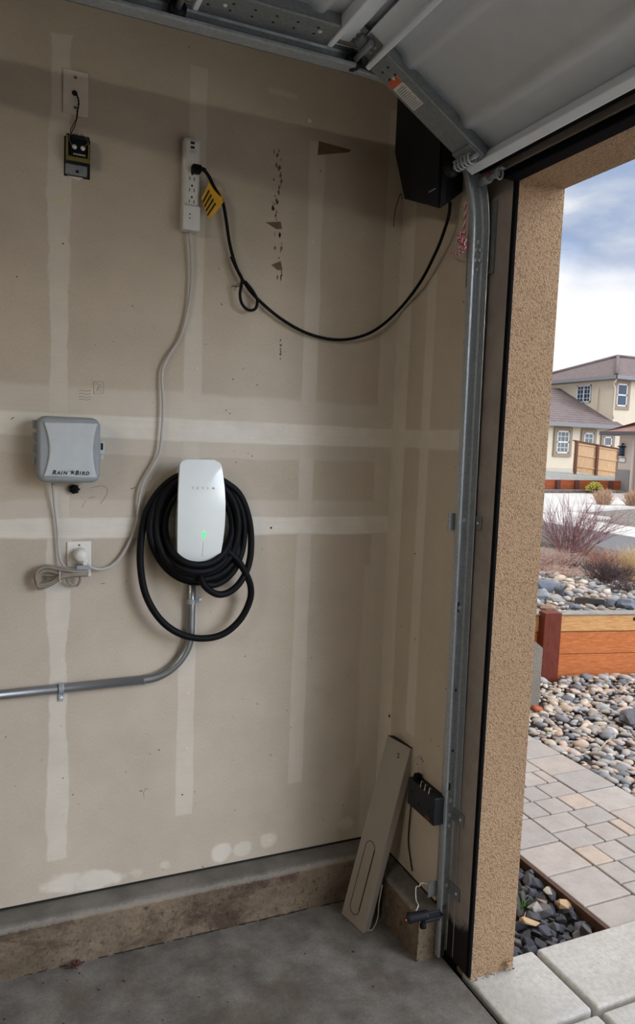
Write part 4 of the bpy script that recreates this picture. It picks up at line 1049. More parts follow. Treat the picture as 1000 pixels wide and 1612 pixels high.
# stones
def pebble_mesh(seed, sub=2, flat=.55, rough_=.18, elong=1.35):
    bm = bmesh.new(); bmesh.ops.create_icosphere(bm, subdivisions=sub, radius=.5)
    off = V(seed*7.3, seed*3.1, seed*1.7)
    for v in bm.verts:
        k = 1+rough_*mnoise.noise(v.co*2.2+off)*1.6
        v.co = V(v.co.x*elong*k, v.co.y*k, v.co.z*flat*k)
    return bm
def chip_mesh(seed, flat=.5):
    rg = random.Random(seed); bm = bmesh.new()
    for k in range(15):
        a = rg.random()*2*PI; r_ = .5*rg.uniform(.7, 1.05); h = rg.choice((-1, 1))*rg.uniform(.2, .5)
        bm.verts.new((r_*math.cos(a)*1.35, r_*math.sin(a)*.85, h*flat))
    res = bmesh.ops.convex_hull(bm, input=list(bm.verts))
    bmesh.ops.delete(bm, geom=[g for g in res['geom_interior'] if isinstance(g, bmesh.types.BMVert)], context='VERTS')
    bmesh.ops.bevel(bm, geom=list(bm.edges), offset=.03, segments=1, affect='EDGES')
    return bm
RIVER = [(194, 186, 180), (162, 164, 168), (216, 202, 182), (136, 138, 144), (208, 184, 166), (182, 177, 172), (228, 220, 206), (158, 144, 136), (120, 124, 132), (212, 192, 180), (188, 188, 190), (176, 164, 154)]
SLATE = [(74, 78, 88), (60, 64, 74), (92, 94, 102), (80, 80, 84), (66, 70, 80), (104, 100, 98), (72, 76, 86), (86, 84, 84)]
M['river'] = stone('river_pebble', RIVER); M['slate'] = stone('slate_chip', SLATE, .6, .2)
M['tan_chip'] = simple('tan_stone', (176, 146, 108), .8, var=.2, scale=25, bump=.3)
M['bluerock'] = stone('blue_grey_rock', [(120, 128, 140), (104, 110, 122), (140, 144, 150), (92, 94, 100), (128, 124, 122)], .75, .3)
def mesh_of(bm, name, mat, smooth):
    me = bpy.data.meshes.new(name); bm.to_mesh(me); bm.free(); me.materials.append(mat)
    me.polygons.foreach_set('use_smooth', [smooth]*len(me.polygons)); return me
river_m = [mesh_of(pebble_mesh(i, 2, .5+.05*(i % 4)), 'river_pebble', M['river'], True) for i in range(8)]
slate_m = [mesh_of(chip_mesh(i, .42+.08*(i % 4)), 'slate_chip', M['slate'], False) for i in range(9)]
rock_m = [mesh_of(pebble_mesh(i+30, 2, .62, .32, 1.25), 'landscape_rock', M['bluerock'], False) for i in range(5)]
def stone_obj(name, me, loc, size, rot, label, cat, group=None):
    o = bpy.data.objects.new(name, me); COL.objects.link(o); o.location = loc; o.scale = size; o.rotation_euler = rot
    return tag(o, label, cat, group)

# retaining wall of timber
def P2(s_, off=0.): return V(2.50 + .977*s_ + .213*off, 1.965 - .213*s_ + .977*off, 0)
rw_ax = (V(.977, -.213, 0), V(.213, .977, 0), V(0, 0, 1)); rw_o = V(2.50, 1.965, 0)
M['redwood'] = wood('redwood_board', (172, 92, 48), (214, 132, 76), (3, 3, 22), 4, .65)
M['redpost'] = wood('redwood_post', (86, 36, 26), (124, 58, 42), (26, 26, 3), 4, .65)
M['weathered'] = wood('weathered_timber', (190, 128, 74), (222, 178, 122), (3, 3, 26), 4, .75)
M['grey_timber'] = wood('grey_timber', (128, 124, 122), (162, 158, 152), (3, 3, 26), 4, .8)
rw = thing('retaining_wall', 'red stained timber retaining wall across the gravel bed', 'retaining wall', (2.9, 1.9, -.08))
for s0, s1 in ((-.62, .0), (.0, 2.6)):
    MB().bbox((s0, .012, -.10), (s1, .06, .115), .004, 2, rw_ax, rw_o).build('board', M['redwood'], rw)
    MB().bbox((s0, .010, .119), (s1, .06, .290), .004, 2, rw_ax, rw_o).build('board', M['redwood'], rw)
    tp = MB().bbox((s0, .000, .294), (s1, .09, .425), .012, 3, rw_ax, rw_o).build('top_timber', M['weathered'], rw, 'pale weathered top timber')
    MB().bbox((s0, -.012, .425), (s1, .105, .437), .004, 2, rw_ax, rw_o).build('cap', M['grey_timber'], tp, 'grey weathered cap')
pk = MB(); pk.cyl(P2(.74, -.004)+V(0, 0, .39), P2(.74, .01)+V(0, 0, .39), .014, 12); pk.build('knot', M['dark'], rw)
post = MB().bbox((-.065, -.085, -.12), (.075, .012, .462), .005, 2, rw_ax, rw_o).build('post', M['redpost'], rw, 'dark red square post')

# grey block by the wall
bl = MB().prism([(1.62, 1.45, -.10), (2.026, 1.45, -.10), (2.030, 1.45, .352), (1.955, 1.45, .405), (1.62, 1.45, .42)], (0, .42, 0))
tag(bl.build('concrete_block', M['block'], fix=True), 'grey rough concrete block beside the red retaining wall post', 'block')

# river gravel bed
rg = random.Random(11); cand = []
nx = int(2.9/.046)
for i in range(nx):
    for j in range(int(3.0/.046)):
        x = 1.60+.046*(i+rg.uniform(-.4, .4)); y = -.50+.046*(j+rg.uniform(-.4, .4))
        q = V(x, y, 0)-rw_o
        if q.dot(rw_ax[1]) > -.03 or x < 1.625: continue
        if 1.58 < x < 2.07 and y > 1.40: continue
        if -.09 < q.dot(rw_ax[0]) < .10 and q.dot(rw_ax[1]) > -.13: continue
        # slopes gently up towards the retaining wall
        s_ = rg.uniform(.028, .056)*(1.0 if rg.random() < .88 else 1.45)
        z = -.075 + .012*rg.random() + .25*s_ + .01*max(0, (y-.3))
        cand.append((x, y, z, s_, (rg.uniform(-.35, .35), rg.uniform(-.35, .35), rg.uniform(0, 6.28))))
inv, out = [], []
for c in cand:
    px, py, d = px_of(c[:3])
    vis = px < 1004 and px > 800 + (1500-py)*.0 and px > 803+(1500-py)*.0625-4
    (inv if vis else out).append((c[3]/max(d, .1), c))
inv.sort(key=lambda t_: -t_[0])
def place_pebble(c):
    s_ = c[3]; return stone_obj('river_stone', rg.choice(river_m), c[:3], (s_, s_, s_), c[4], 'small rounded multicoloured river stone in the gravel bed by the paver path', 'stone', 'river stones in the gravel bed')
for _, c in inv[:290]: place_pebble(c)
def merged(lst, meshes, name, mat, label, cat):
    vs, fs, tones = [], [], []
    for c in lst:
        me = rg.choice(meshes); mt = Matrix.LocRotScale(V(*c[:3]), __import__('mathutils').Euler(c[4]), V(c[3], c[3], c[3])); b = len(vs)
        vs += [mt @ v.co for v in me.vertices]; fs += [[i+b for i in p_.vertices] for p_ in me.polygons]; tones += [rg.random()]*len(me.vertices)
    mb = MB(); mb.add(vs, fs, True); o = mb.build(name, mat, fix=False); tone_attr(o, tones)
    return tag(o, label, cat, kind='stuff')
low_m = [mesh_of(pebble_mesh(i+60, 1, .55), 'low_pebble', M['river'], True) for i in range(5)]
merged([c for _, c in inv[290:]] + [c for _, c in out], low_m, 'gravel', M['river'], 'mixed river gravel filling the bed up to the timber wall', 'gravel')
# single stones that stand out
stone_obj('red_stone', mesh_of(pebble_mesh(91, 2, .55, .3), 'red_stone', simple('red_stone', (176, 92, 62), .8, bump=.3), True), at(845, 1115, z=-.03), (.085, .07, .07), (.1, .2, .4), 'brick red stone on the gravel beside the grey block', 'stone')
stone_obj('dark_rock', mesh_of(pebble_mesh(92, 3, .6, .4), 'dark_rock', simple('dark_rock', (92, 92, 98), .8, bump=.4, scale=18), False), at(994, 1128, z=-.02), (.19, .13, .14), (.1, .1, .5), 'large dark grey rock lying on the river gravel', 'rock')
q0, q1 = at(942, 1182, z=-.025), at(964, 1160, z=.0)
tag(MB().tube([q0, q0.lerp(q1, .5)+V(0, 0, .004), q1], .004, 6, taper=.6).build('dry_stick', simple('dry_stick', (196, 180, 150), .8)), 'pale dry stick lying on the river gravel', 'stick')
q0, q1 = at(972, 1088, z=-.025), at(999, 1070, z=.0)
tag(MB().tube([q0, q0.lerp(q1, .5)+V(0, 0, .004), q1], .003, 6, taper=.6).build('dry_stick', simple('dry_stem', (190, 172, 146), .8)), 'thin dry stem lying below the timber boards', 'stick')

# slate bed between stucco pillar and path
rg = random.Random(21)
pts_ = []
for k in range(6000):
    x = rg.uniform(.245, .655); y = rg.uniform(-.515, .10); s_ = rg.choice((.026, .034, .042, .05, .062))*rg.uniform(.9, 1.1)
    if all((x-a)**2+(y-b)**2 > ((s_+c)*.30)**2 for a, b, c in pts_): pts_.append((x, y, s_))
for x, y, s_ in pts_[:290]:
    stone_obj('slate_chip', rg.choice(slate_m), (x, y, -.078+.42*s_+rg.uniform(0, .022)), (s_, s_, s_), (rg.uniform(-.8, .8), rg.uniform(-.8, .8), rg.uniform(0, 6.28)), 'dark blue grey slate chip in the small bed beside the stucco pillar', 'stone', 'slate chips beside the pillar')
struct(MB().box((.232, -.528, -.16), (.669, 6.8, -.085)).build('ground', M['soil']), 'dark soil under the slate chips', 'ground')
for (px, py, s_, lb_) in ((834, 1451, .062, 'largest tan stone among the dark slate chips, lowest of the pale ones'), (888, 1424, .052, 'tan stone among the slate chips near the metal edging'), (846, 1430, .062, 'long pale grey stone among the slate chips, above the largest tan one'), (852, 1418, .045, 'small brown stone in the middle of the slate chips'), (864, 1405, .05, 'small pale stone high among the slate chips')):
    m_ = simple('pale_stone', {834: (190, 160, 124), 888: (178, 150, 116), 846: (150, 148, 144), 852: (140, 116, 96), 864: (160, 150, 132)}[px], .8, var=.2, scale=25, bump=.3)
    stone_obj('pale_stone', mesh_of(chip_mesh(px, .5), 'pale_stone', m_, False), at(px, py, z=-.03), (s_, s_, s_), (.5, .3, px % 6), lb_, 'stone')
wd = MB(); c = at(821, 1432, z=-.03)
for k in range(9):
    a = k*.75; wd.tube(spline([c, c+V(.012*math.cos(a), .012*math.sin(a), .022), c+V(.034*math.cos(a), .034*math.sin(a), .035+.01*(k % 3))], 4), .0022, 5, taper=.3)
tag(wd.build('weed', simple('green_weed', (92, 130, 60), .7)), 'tiny green weed sprouting among the slate chips by the pillar', 'weed')
c = at(801, 1522, z=-.0)
stone_obj('stucco_crumb', mesh_of(chip_mesh(77, .6), 'stucco_crumb', M['stucco'], False), (c.x, c.y, .012), (.035, .03, .035), (0, .2, .4), 'broken bit of stucco at the foot of the pillar', 'debris')
rg = random.Random(6)
mb = MB()
for k in range(34):
    x = XJ+DJ*rg.random(); s_ = rg.uniform(.002, .007); mb.bm(chip_mesh(k, .6), (V(s_, 0, 0), V(0, s_, 0), V(0, 0, s_)), V(x, YJ-rg.uniform(.001, .012), -.010))
tag(mb.build('grit', M['gravel_soil']), 'line of dark grit along the foot of the stucco pillar', 'grit', kind='stuff')

# ------------------------------------------------------------------ the raised planting bed behind the timber wall
def grid(fn, u0, u1, v0, v1, nu, nv):
    vs = [V(*fn(u0+(u1-u0)*i/nu, v0+(v1-v0)*j/nv)) for i in range(nu+1) for j in range(nv+1)]
    return MB().add(vs, [(i*(nv+1)+j, i*(nv+1)+j+1, (i+1)*(nv+1)+j+1, (i+1)*(nv+1)+j) for i in range(nu) for j in range(nv)], True)
def bed_z(s_, off):
    x = P2(s_, off).x
    z = .37 + .02*mnoise.noise(V(s_*2, off*2, 0))
    k = min(1, max(0, (x-5.3)/1.3)); return z*(1-k*k*(3-2*k)) + (-.12)*k*k*(3-2*k)
def bedf(s_, off): p_ = P2(s_, off); return (p_.x, p_.y, bed_z(s_, off))
g_ = grid(bedf, -2.2, 5.2, .06, 12.0, 50, 60); struct(g_.build('ground', M['gravel_soil']), 'gravelly soil of the raised planting bed', 'ground')
rg = random.Random(31); pl = []
for k in range(5200):
    s_ = rg.uniform(-.6, 1.5); off = .14+1.9*rg.random()**1.2; sz = rg.uniform(.035, .085)*(1 if rg.random() < .9 else 1.35)
    if all((s_-a)**2+(off-b)**2 > ((sz+c)*.42)**2 for a, b, c in pl): pl.append((s_, off, sz))
cnt = 0; rest_ = []
for s_, off, sz in [(rg.uniform(-2.1, 4.2), .14+2.4*rg.random(), rg.uniform(.04, .09)) for k in range(1500)]:
    p_ = P2(s_, off)
    if not (815 < px_of((p_.x, p_.y, .4))[0] < 1020): rest_.append((p_.x, p_.y, bed_z(s_, off)+.2*sz, sz, (rg.uniform(-.4, .4), rg.uniform(-.4, .4), rg.uniform(0, 6.28))))
merged(rest_, low_m, 'gravel', M['river'], 'river stones covering the raised bed on both sides of the shrubs', 'gravel')
for s_, off, sz in pl:
    p_ = P2(s_, off); px, py, d = px_of((p_.x, p_.y, .4))
    if px < 825 or px > 1010 or cnt >= 240: continue
    cnt += 1
    stone_obj('bed_stone', rg.choice(river_m), (p_.x, p_.y, bed_z(s_, off)+.22*sz), (sz, sz, sz*1.1), (rg.uniform(-.4, .4), rg.uniform(-.4, .4), rg.uniform(0, 6.28)), 'rounded stone of mixed colour on the raised bed behind the timber wall', 'stone', 'stones on the raised bed')
for (px, py, sx, sy, sz, lb_) in ((858, 921, .26, .20, .26, 'big blue grey boulder at the left end of the raised bed, next to the pillar'), (848, 932, .16, .14, .2, 'pale blue grey boulder half hidden by the stucco pillar'), (880, 926, .20, .12, .12, 'dark angular rock right of the blue grey boulders'), (932, 942, .24, .16, .12, 'long dark flat rock in the middle of the raised bed'), (959, 943, .16, .14, .13, 'blue grey rock right of the long dark flat rock'), (986, 946, .20, .18, .15, 'broad blue grey rock at the right side of the raised bed'), (876, 938, .18, .12, .12, 'pale grey rounded rock below the dark angular one'), (863, 951, .12, .10, .10, 'brownish pink rock close above the timber cap'), (905, 950, .10, .09, .09, 'small grey rock beside the long dark flat rock')):
    p_ = at(px, py, z=.44); col = {880: (74, 78, 86), 932: (94, 92, 92), 863: (156, 128, 110), 876: (150, 150, 150), 848: (146, 154, 164)}.get(px, (112, 120, 134))
    m_ = simple('boulder', col, .8, var=.25, scale=16, bump=.5)
    stone_obj('boulder', mesh_of(chip_mesh(px+3, .7) if px in (880, 932, 959, 858) else pebble_mesh(px, 2, .65, .35, 1.1), 'boulder', m_, False), (p_.x, p_.y, .41), (sx, sy, sz), (.1, .1, px % 3), lb_, 'boulder')

# shrubs: every twig a tapering tube
def shrub(name, label, cat, base, mat, n, height, spread, rad, seed, branch=3, lean=(0, 0), droop=0., wid=.05):
    rg = random.Random(seed); mb = MB(); base = V(*base)
    for k in range(n):
        a = rg.random()*2*PI; sp_ = spread*math.sqrt(rg.random()); h = height*rg.uniform(.55, 1.0)
        b = base + V(wid*rg.uniform(-1, 1), wid*rg.uniform(-1, 1), 0)
        tip = b + V(sp_*math.cos(a)+lean[0], sp_*math.sin(a)+lean[1], h*(1-.35*(sp_/max(spread, .01))**2))
        m_ = b.lerp(tip, .5) + V(rg.uniform(-.1, .1)*spread, rg.uniform(-.1, .1)*spread, .06*height + droop*height)
        pts = spline([b, m_, tip-V(0, 0, droop*height)], 4); mb.tube(pts, rad, 4, taper=.35)
        for q in range(branch):
            i = rg.randint(3, len(pts)-2); p_ = pts[i]; l = height*rg.uniform(.12, .32)
            dv = (pts[-1]-pts[0]).normalized() + V(rg.uniform(-.7, .7), rg.uniform(-.7, .7), rg.uniform(-.1, .5)); dv.normalize()
            mb.tube([p_, p_+dv*l*.5+V(0, 0, .01), p_+dv*l], rad*.55, 4, taper=.4)
    return tag(mb.build(name, mat), label, cat)
M['twig_red'] = simple('red_twig', (140, 98, 100), .8, var=.35, scale=9)
M['twig_pink'] = simple('pinkish_dry_grass', (204, 176, 164), .85, var=.25, scale=12)
M['twig_dark'] = simple('dark_twig', (92, 74, 76), .85, var=.4, scale=12)
M['straw'] = simple('straw_grass', (218, 192, 148), .85, var=.18, scale=12)
M['orange_twig'] = simple('rusty_twig', (188, 142, 124), .85, var=.25, scale=12)
b_ = at(893, 893, z=.36); shrub('twig_shrub', 'bare red twigged shrub, tallest plant behind the timber wall', 'shrub', b_, M['twig_red'], 90, .86, .46, .0030, 1, 6, wid=.09)
b_ = at(905, 870, z=.36); shrub('twig_shrub', 'bare leaning shrub just behind the tallest red twigged one', 'shrub', b_, M['twig_red'], 45, .74, .45, .0030, 14, 5, lean=(.3, -.22), wid=.1)
b_ = at(858, 895, z=.37); shrub('dry_grass', 'mound of pinkish dry grass next to the stucco pillar', 'dry grass', b_, M['twig_pink'], 260, .30, .36, .0026, 2, 1, droop=.12, wid=.16)
b_ = at(890, 905, z=.37); shrub('dry_grass', 'low flattened pinkish grass at the foot of the red twigged shrub', 'dry grass', b_, M['twig_pink'], 150, .12, .34, .003, 3, 1, droop=.1, wid=.22)
b_ = at(955, 915, z=.38); shrub('dry_shrub', 'low dark twiggy shrub with rusty tips on the right of the raised bed', 'shrub', b_, M['twig_dark'], 220, .25, .27, .0026, 4, 3, wid=.14)
b_ = at(945, 895, z=.37); shrub('dry_shrub', 'rusty pink dry shrub behind the low dark one', 'shrub', b_, M['orange_twig'], 170, .26, .28, .0024, 5, 3, wid=.12)
b_ = at(996, 915, z=.36); shrub('straw_grass', 'tall straw coloured grass clump at the right edge of the picture', 'dry grass', b_, M['straw'], 190, .44, .16, .0030, 6, 1, wid=.10)
b_ = at(985, 932, z=.37); shrub('dry_shrub', 'brown dry clump at the foot of the straw coloured grass', 'shrub', b_, M['twig_dark'], 90, .14, .17, .003, 15, 2, wid=.1)

# ------------------------------------------------------------------ the street and the plot across it
ZS_ = -.12
struct(MB().box((6.2, -30, -.5), (11.0, 90, ZS_)).build('street', M['asphalt']), 'grey asphalt street', 'street')
struct(MB().box((11.0, -30, -.5), (12.6, 90, ZS_+.03)).build('sidewalk', M['far_concrete']), 'pale concrete kerb and sidewalk across the street', 'sidewalk')
struct(MB().box((12.6, 12.7, -.5), (13.9, 16.4, ZS_+.035)).prism([(12.6, 13.8, -.4), (17.4, 15.4, -.4), (23.4, 15.4, -.4), (23.4, 21.4, -.4), (18.5, 21.0, -.4), (12.6, 17.6, -.4)], (0, 0, .34)).build('driveway', M['far_concrete']), 'white concrete driveway across the street', 'driveway')
struct(MB().box((12.6, -30, -.5), (60, 90, ZS_-.02)).build('ground', M['gravel_soil']), 'dark gravel verge across the street', 'ground')
struct(MB().box((17.2, 21.35, -.5), (23.6, 21.75, .05)).build('ground', M['gravel_soil']), 'gravel strip at the foot of the low red timber wall', 'ground')
for (px, py, lb_) in ((950, 797, 'round straw coloured bush on the gravel verge across the street'), (997, 799, 'straw coloured bush across the street at the right edge of the picture')):
    shrub('verge_bush', lb_, 'bush', at(px, py, z=ZS_), simple('verge_bush', (196, 164, 138), .85, var=.2), 260, .62, .32, .010, px, 2, wid=.16)
# low red timber wall
M['far_red'] = wood('far_redwood', (146, 76, 46), (178, 98, 62), (1, 1, 8), 3, .7)
M['far_post'] = simple('far_post', (96, 62, 56), .8)
lw_ = thing('low_timber_wall', 'low red timber wall beyond the driveway across the street', 'retaining wall', (20, 21.9, -.1))
MB().box((15.5, 21.85, -.2), (23.55, 21.95, .44)).build('boards', M['far_red'], lw_)
for x in (19.0, 20.05, 21.05, 22.1, 22.95): MB().box((x-.09, 21.74, -.2), (x+.09, 21.86, .44)).build('post', M['far_post'], lw_)
# yellow bush: leaf cards on a dome of stems
rg = random.Random(9); yb = thing('yellow_bush', 'round yellow green bush in front of the low red timber wall', 'bush', at(936, 773, z=0))
c = at(936, 774, z=.02); lfm = MB(); lf2 = MB()
for k in range(900):
    a = rg.random()*2*PI; e_ = math.asin(rg.random()**.7); r_ = .37*rg.uniform(.75, 1.03)
    p_ = c + V(r_*math.cos(a)*math.cos(e_), r_*math.sin(a)*math.cos(e_), .02+.36*math.sin(e_)*rg.uniform(.85, 1.1))
    u_ = V(rg.uniform(-1, 1), rg.uniform(-1, 1), rg.uniform(-.3, 1)).normalized(); w_ = u_.orthogonal().normalized()
    (lfm if rg.random() < .6 else lf2).add([p_-u_*.04, p_+w_*.018, p_+u_*.04, p_-w_*.018], [(0, 1, 2, 3)])
stm = MB()
for k in range(40):
    a = rg.random()*6.28; stm.tube([c, c+V(.26*math.cos(a), .26*math.sin(a), .26*rg.random()+.05)], .008, 4)
stm.build('stems', M['twig_dark'], yb); lfm.build('foliage', simple('yellow_leaf', (206, 188, 74), .7, var=.2), yb, fix=False); lf2.build('foliage', simple('green_leaf', (128, 146, 60), .7, var=.2), yb, fix=False)
# gravel slope up to the house
M['far_gravel'] = simple('far_gravel', (156, 158, 156), .95, var=.3, scale=6, bump=.5, obj=False)
def slope(x, y):
    k = (y-21.9)/(30.8-21.9); k = min(1, max(0, k)); top = .55-.055*(x-25.5)
    return (x, y, .40 + (top-.40)*k + .04*mnoise.noise(V(x*.8, y*.8, 0)))
struct(grid(slope, 12, 34, 21.9, 33, 40, 24).build('ground', M['far_gravel']), 'pale gravel slope between the low wall and the house', 'ground')

# wooden fence
M['fence'] = wood('cedar_fence', (206, 164, 124), (230, 194, 154), (9, 9, 1.2), 3, .75)
M['fence_dark'] = simple('fence_post', (112, 74, 60), .8)
fn = thing('wooden_fence', 'orange cedar board fence between the cream house and the garage', 'fence', (27, 27, .4))
def ftop(x): return 2.20-.107*(x-25.5)
def fbot(x): return .60-.09*(x-25.5)
pkm = MB(); x = 25.55
while x < 28.7:
    pkm.prism([(x, 27.0, fbot(x)), (x+.135, 27.0, fbot(x+.135)), (x+.135, 27.0, ftop(x+.135)-.05), (x, 27.0, ftop(x)-.05)], (0, .022, 0)); x += .142
pkm.build('boards', M['fence'], fn)
for dz in (.28, .85, 1.40): MB().prism([(25.5, 26.96, fbot(25.5)+dz), (28.75, 26.96, fbot(28.75)+dz), (28.75, 26.96, fbot(28.75)+dz+.07), (25.5, 26.96, fbot(25.5)+dz+.07)], (0, .035, 0)).build('rail', M['fence'], fn)
for x in (25.62, 27.02, 28.55): MB().box((x-.065, 26.88, fbot(x)-.25), (x+.065, 26.97, ftop(x)-.03)).build('post', M['fence_dark'], fn)
MB().prism([(25.45, 26.9, ftop(25.45)-.05), (28.75, 26.9, ftop(28.75)-.05), (28.75, 26.9, ftop(28.75)), (25.45, 26.9, ftop(25.45))], (0, .16, 0)).build('cap', M['fence_dark'], fn)

# the cream house
M['cream'] = simple('cream_stucco', (226, 214, 192), .9, var=.03, scale=2, obj=False)
M['taupe'] = simple('taupe_trim', (158, 142, 124), .85, var=.04)
M['gutter'] = simple('grey_gutter', (140, 140, 144), .7, var=.05)
t = NT('roof_tile').set(.85, 0, .2); p = t.pos(False); sp_ = t.node('ShaderNodeSeparateXYZ'); t.link(p, sp_.inputs[0])
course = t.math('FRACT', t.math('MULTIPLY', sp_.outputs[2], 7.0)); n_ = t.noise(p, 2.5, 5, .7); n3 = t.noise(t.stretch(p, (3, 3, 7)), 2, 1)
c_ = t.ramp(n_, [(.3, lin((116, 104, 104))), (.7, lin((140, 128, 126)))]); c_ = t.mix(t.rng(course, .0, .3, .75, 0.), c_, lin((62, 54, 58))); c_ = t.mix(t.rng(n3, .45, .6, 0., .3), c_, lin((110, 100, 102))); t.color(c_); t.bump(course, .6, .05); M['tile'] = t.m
t = NT('red_roof_tile').set(.85, 0, .2); p = t.pos(False); sp_ = t.node('ShaderNodeSeparateXYZ'); t.link(p, sp_.inputs[0])
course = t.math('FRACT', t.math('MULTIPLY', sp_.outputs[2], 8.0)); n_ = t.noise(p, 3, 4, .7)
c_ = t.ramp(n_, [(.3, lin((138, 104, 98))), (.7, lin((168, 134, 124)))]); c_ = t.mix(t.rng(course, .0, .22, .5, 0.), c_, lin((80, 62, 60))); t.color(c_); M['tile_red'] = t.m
M['glass'] = simple('window_glass', (52, 70, 92), .35, var=.2, scale=2, spec=.25)
M['blind'] = simple('window_blind', (104, 112, 112), .5, var=.15, scale=3)
M['win_white'] = simple('white_window_frame', (232, 234, 236), .5, var=.02)
hs = thing('house', 'cream two storey house with grey tiled roofs across the street', 'house', (31, 34, .2))
HX, HY = 31.75, 30.8; EU = 5.95; EL = 3.12
MB().box((HX, HY, -.2), (HX+11, HY+8.2, EU)).build('upper_wall', M['cream'], hs)
MB().box((HX-9.5, HY+.02, -.2), (HX+.1, HY+8.2, EL)).build('wing_wall', M['cream'], hs)
MB().box((HX-9.52, HY-.02, .2), (HX+.12, HY+.03, .66)).build('wall_base', simple('wall_base', (206, 198, 184), .9), hs)
# hip roof of the upper block
ov = .45; x0, x1, y0, y1 = HX-ov, HX+11+ov, HY-ov, HY+8.2+ov; rz = EU+1.9; ry = (y0+y1)/2; rr_ = (y1-y0)/2
def hip(mb, x0, x1, y0, y1, ez, rz, hipleft=True):
    ry = (y0+y1)/2; run = (y1-y0)/2
    A_, B_, C_, D_ = V(x0, y0, ez), V(x1, y0, ez), V(x1, y1, ez), V(x0, y1, ez)
    E_, F_ = V(x0+(run if hipleft else 0), ry, rz), V(x1-run, ry, rz)
    mb.add([A_, B_, C_, D_, E_, F_, A_-V(0, 0, .1), B_-V(0, 0, .1), C_-V(0, 0, .1), D_-V(0, 0, .1)], [(0, 1, 5, 4), (1, 2, 5), (2, 3, 4, 5), (3, 0, 4), (0, 6, 7, 1), (1, 7, 8, 2), (2, 8, 9, 3), (3, 9, 6, 0), (6, 9, 8, 7)])
    return A_, B_, C_, D_, E_, F_
mb = MB(); A_, B_, C_, D_, E_, F_ = hip(mb, x0, x1, y0, y1, EU+.12, rz); rf = mb.build('upper_roof', M['tile'], hs)
rdg = MB()
for a, b in ((A_, E_), (D_, E_), (E_, F_)): rdg.tube([a+V(0, 0, .02), b+V(0, 0, .03)], .13, 6)
rdg.build('ridge_tiles', M['tile'], rf)
MB().tube([E_+V(1.2, -1, -.4), E_+V(1.2, -1, .35)], .04, 6).build('vent_pipe', M['gutter'], rf)
MB().box((x0-.08, y0-.1, EU-.08), (x1, y0, EU+.12)).box((x0-.1, y0-.1, EU-.08), (x0, y1, EU+.12)).box((x0, y0, EU-.10), (x1, y1, EU-.02)).build('gutter', M['gutter'], rf)
# lower wing roof: slopes up away from the street, cut by the upper block's wall
mb = MB(); wx0, wx1, wy0 = HX-10, HX+.35, HY-.55
sl_ = .46
mb.prism([(wx0, wy0, EL+.08), (wx0, wy0+5.2, EL+.08+5.2*sl_), (wx0, wy0+9.6, EL+.2), (wx0, wy0+9.6, EL), (wx0, wy0, EL-.04)], (HX-wx0-.001, 0, 0))
mb.prism([(HX-.01, wy0, EL-.04), (HX-.01, wy0, EL+.08), (HX-.01, wy0+.54, EL+.08+.54*sl_), (HX-.01, wy0+.54, EL-.04)], (.36, 0, 0))
rf2 = mb.build('wing_roof', M['tile'], hs)
MB().box((wx0, wy0-.1, EL-.12), (wx1, wy0, EL+.08)).build('gutter', M['gutter'], rf2)
MB().box((HX-.14, HY+1.2, EL+1.2*sl_+.5), (HX-.1, HY+1.3, EL+2.3)).tube([(HX-.35, y0+.05, EU-.1), (HX-.25, HY-.1, EU-.35), (HX-.08, HY-.06, EU-.55), (HX-.08, HY-.06, 3.9), (HX-.08, HY-.1, EL+.5)], .055, 8).build('downspout', M['cream'], hs)
def window(cx_, z0, z1, w, face, trim, split, mull):
    """face 'A': on the wall facing -y at HY; face 'B': on the wall facing -x at HX"""
    ax = (V(1, 0, 0), V(0, 1, 0), V(0, 0, 1)) if face == 'A' else (V(0, -1, 0), V(1, 0, 0), V(0, 0, 1))
    o = V(cx_, HY, 0) if face == 'A' else V(HX, cx_, 0)
    if face == 'C': ax = (V(1, 0, 0), V(0, 1, 0), V(0, 0, 1)); o = V(cx_, HY, 0)
    fr_ = MB()
    if trim:
        for a, b in (((-w/2-.20, -.07, z0-.20), (w/2+.20, .03, z0)), ((-w/2-.20, -.07, z1), (w/2+.20, .03, z1+.20)), ((-w/2-.20, -.07, z0), (-w/2, .03, z1)), ((w/2, -.07, z0), (w/2+.20, .03, z1))): fr_.box(a, b, ax, o)
        trm = fr_.build('window_trim', M['taupe'], hs)
    f2 = MB(); k = .075
    for a, b in (((-w/2, -.05, z0), (w/2, .02, z0+k)), ((-w/2, -.05, z1-k), (w/2, .02, z1)), ((-w/2, -.05, z0), (-w/2+k, .02, z1)), ((w/2-k, -.05, z0), (w/2, .02, z1))): f2.box(a, b, ax, o)
    zm = (z0+z1)/2
    if split == 'h': f2.box((-w/2, -.05, zm-.04), (w/2, .02, zm+.04), ax, o)
    if split == 'v': f2.box((-.04, -.05, z0), (.04, .02, z1), ax, o)
    for (u0, u1, nn_, v0, v1, mm_) in mull:
        for i in range(1, nn_): u_ = u0+(u1-u0)*i/nn_; f2.box((u_-.014, -.035, v0), (u_+.014, .0, v1), ax, o)
        for j in range(1, mm_): v_ = v0+(v1-v0)*j/mm_; f2.box((u0, -.035, v_-.014), (u1, .0, v_+.014), ax, o)
    fo = f2.build('window', M['win_white'], hs)
    MB().box((-w/2, -.025, z0), (w/2, .0, z1), ax, o).build('pane', M['glass'] if face != 'C' else M['blind'], fo)
window(33.28, 4.62, 5.68, 1.18, 'B', False, 'v', [(-.59, 0, 2, 4.62, 5.68, 4), (0, .59, 2, 4.62, 5.68, 4)])
window(32.28, 4.36, 5.66, .80, 'A', True, 'h', [])
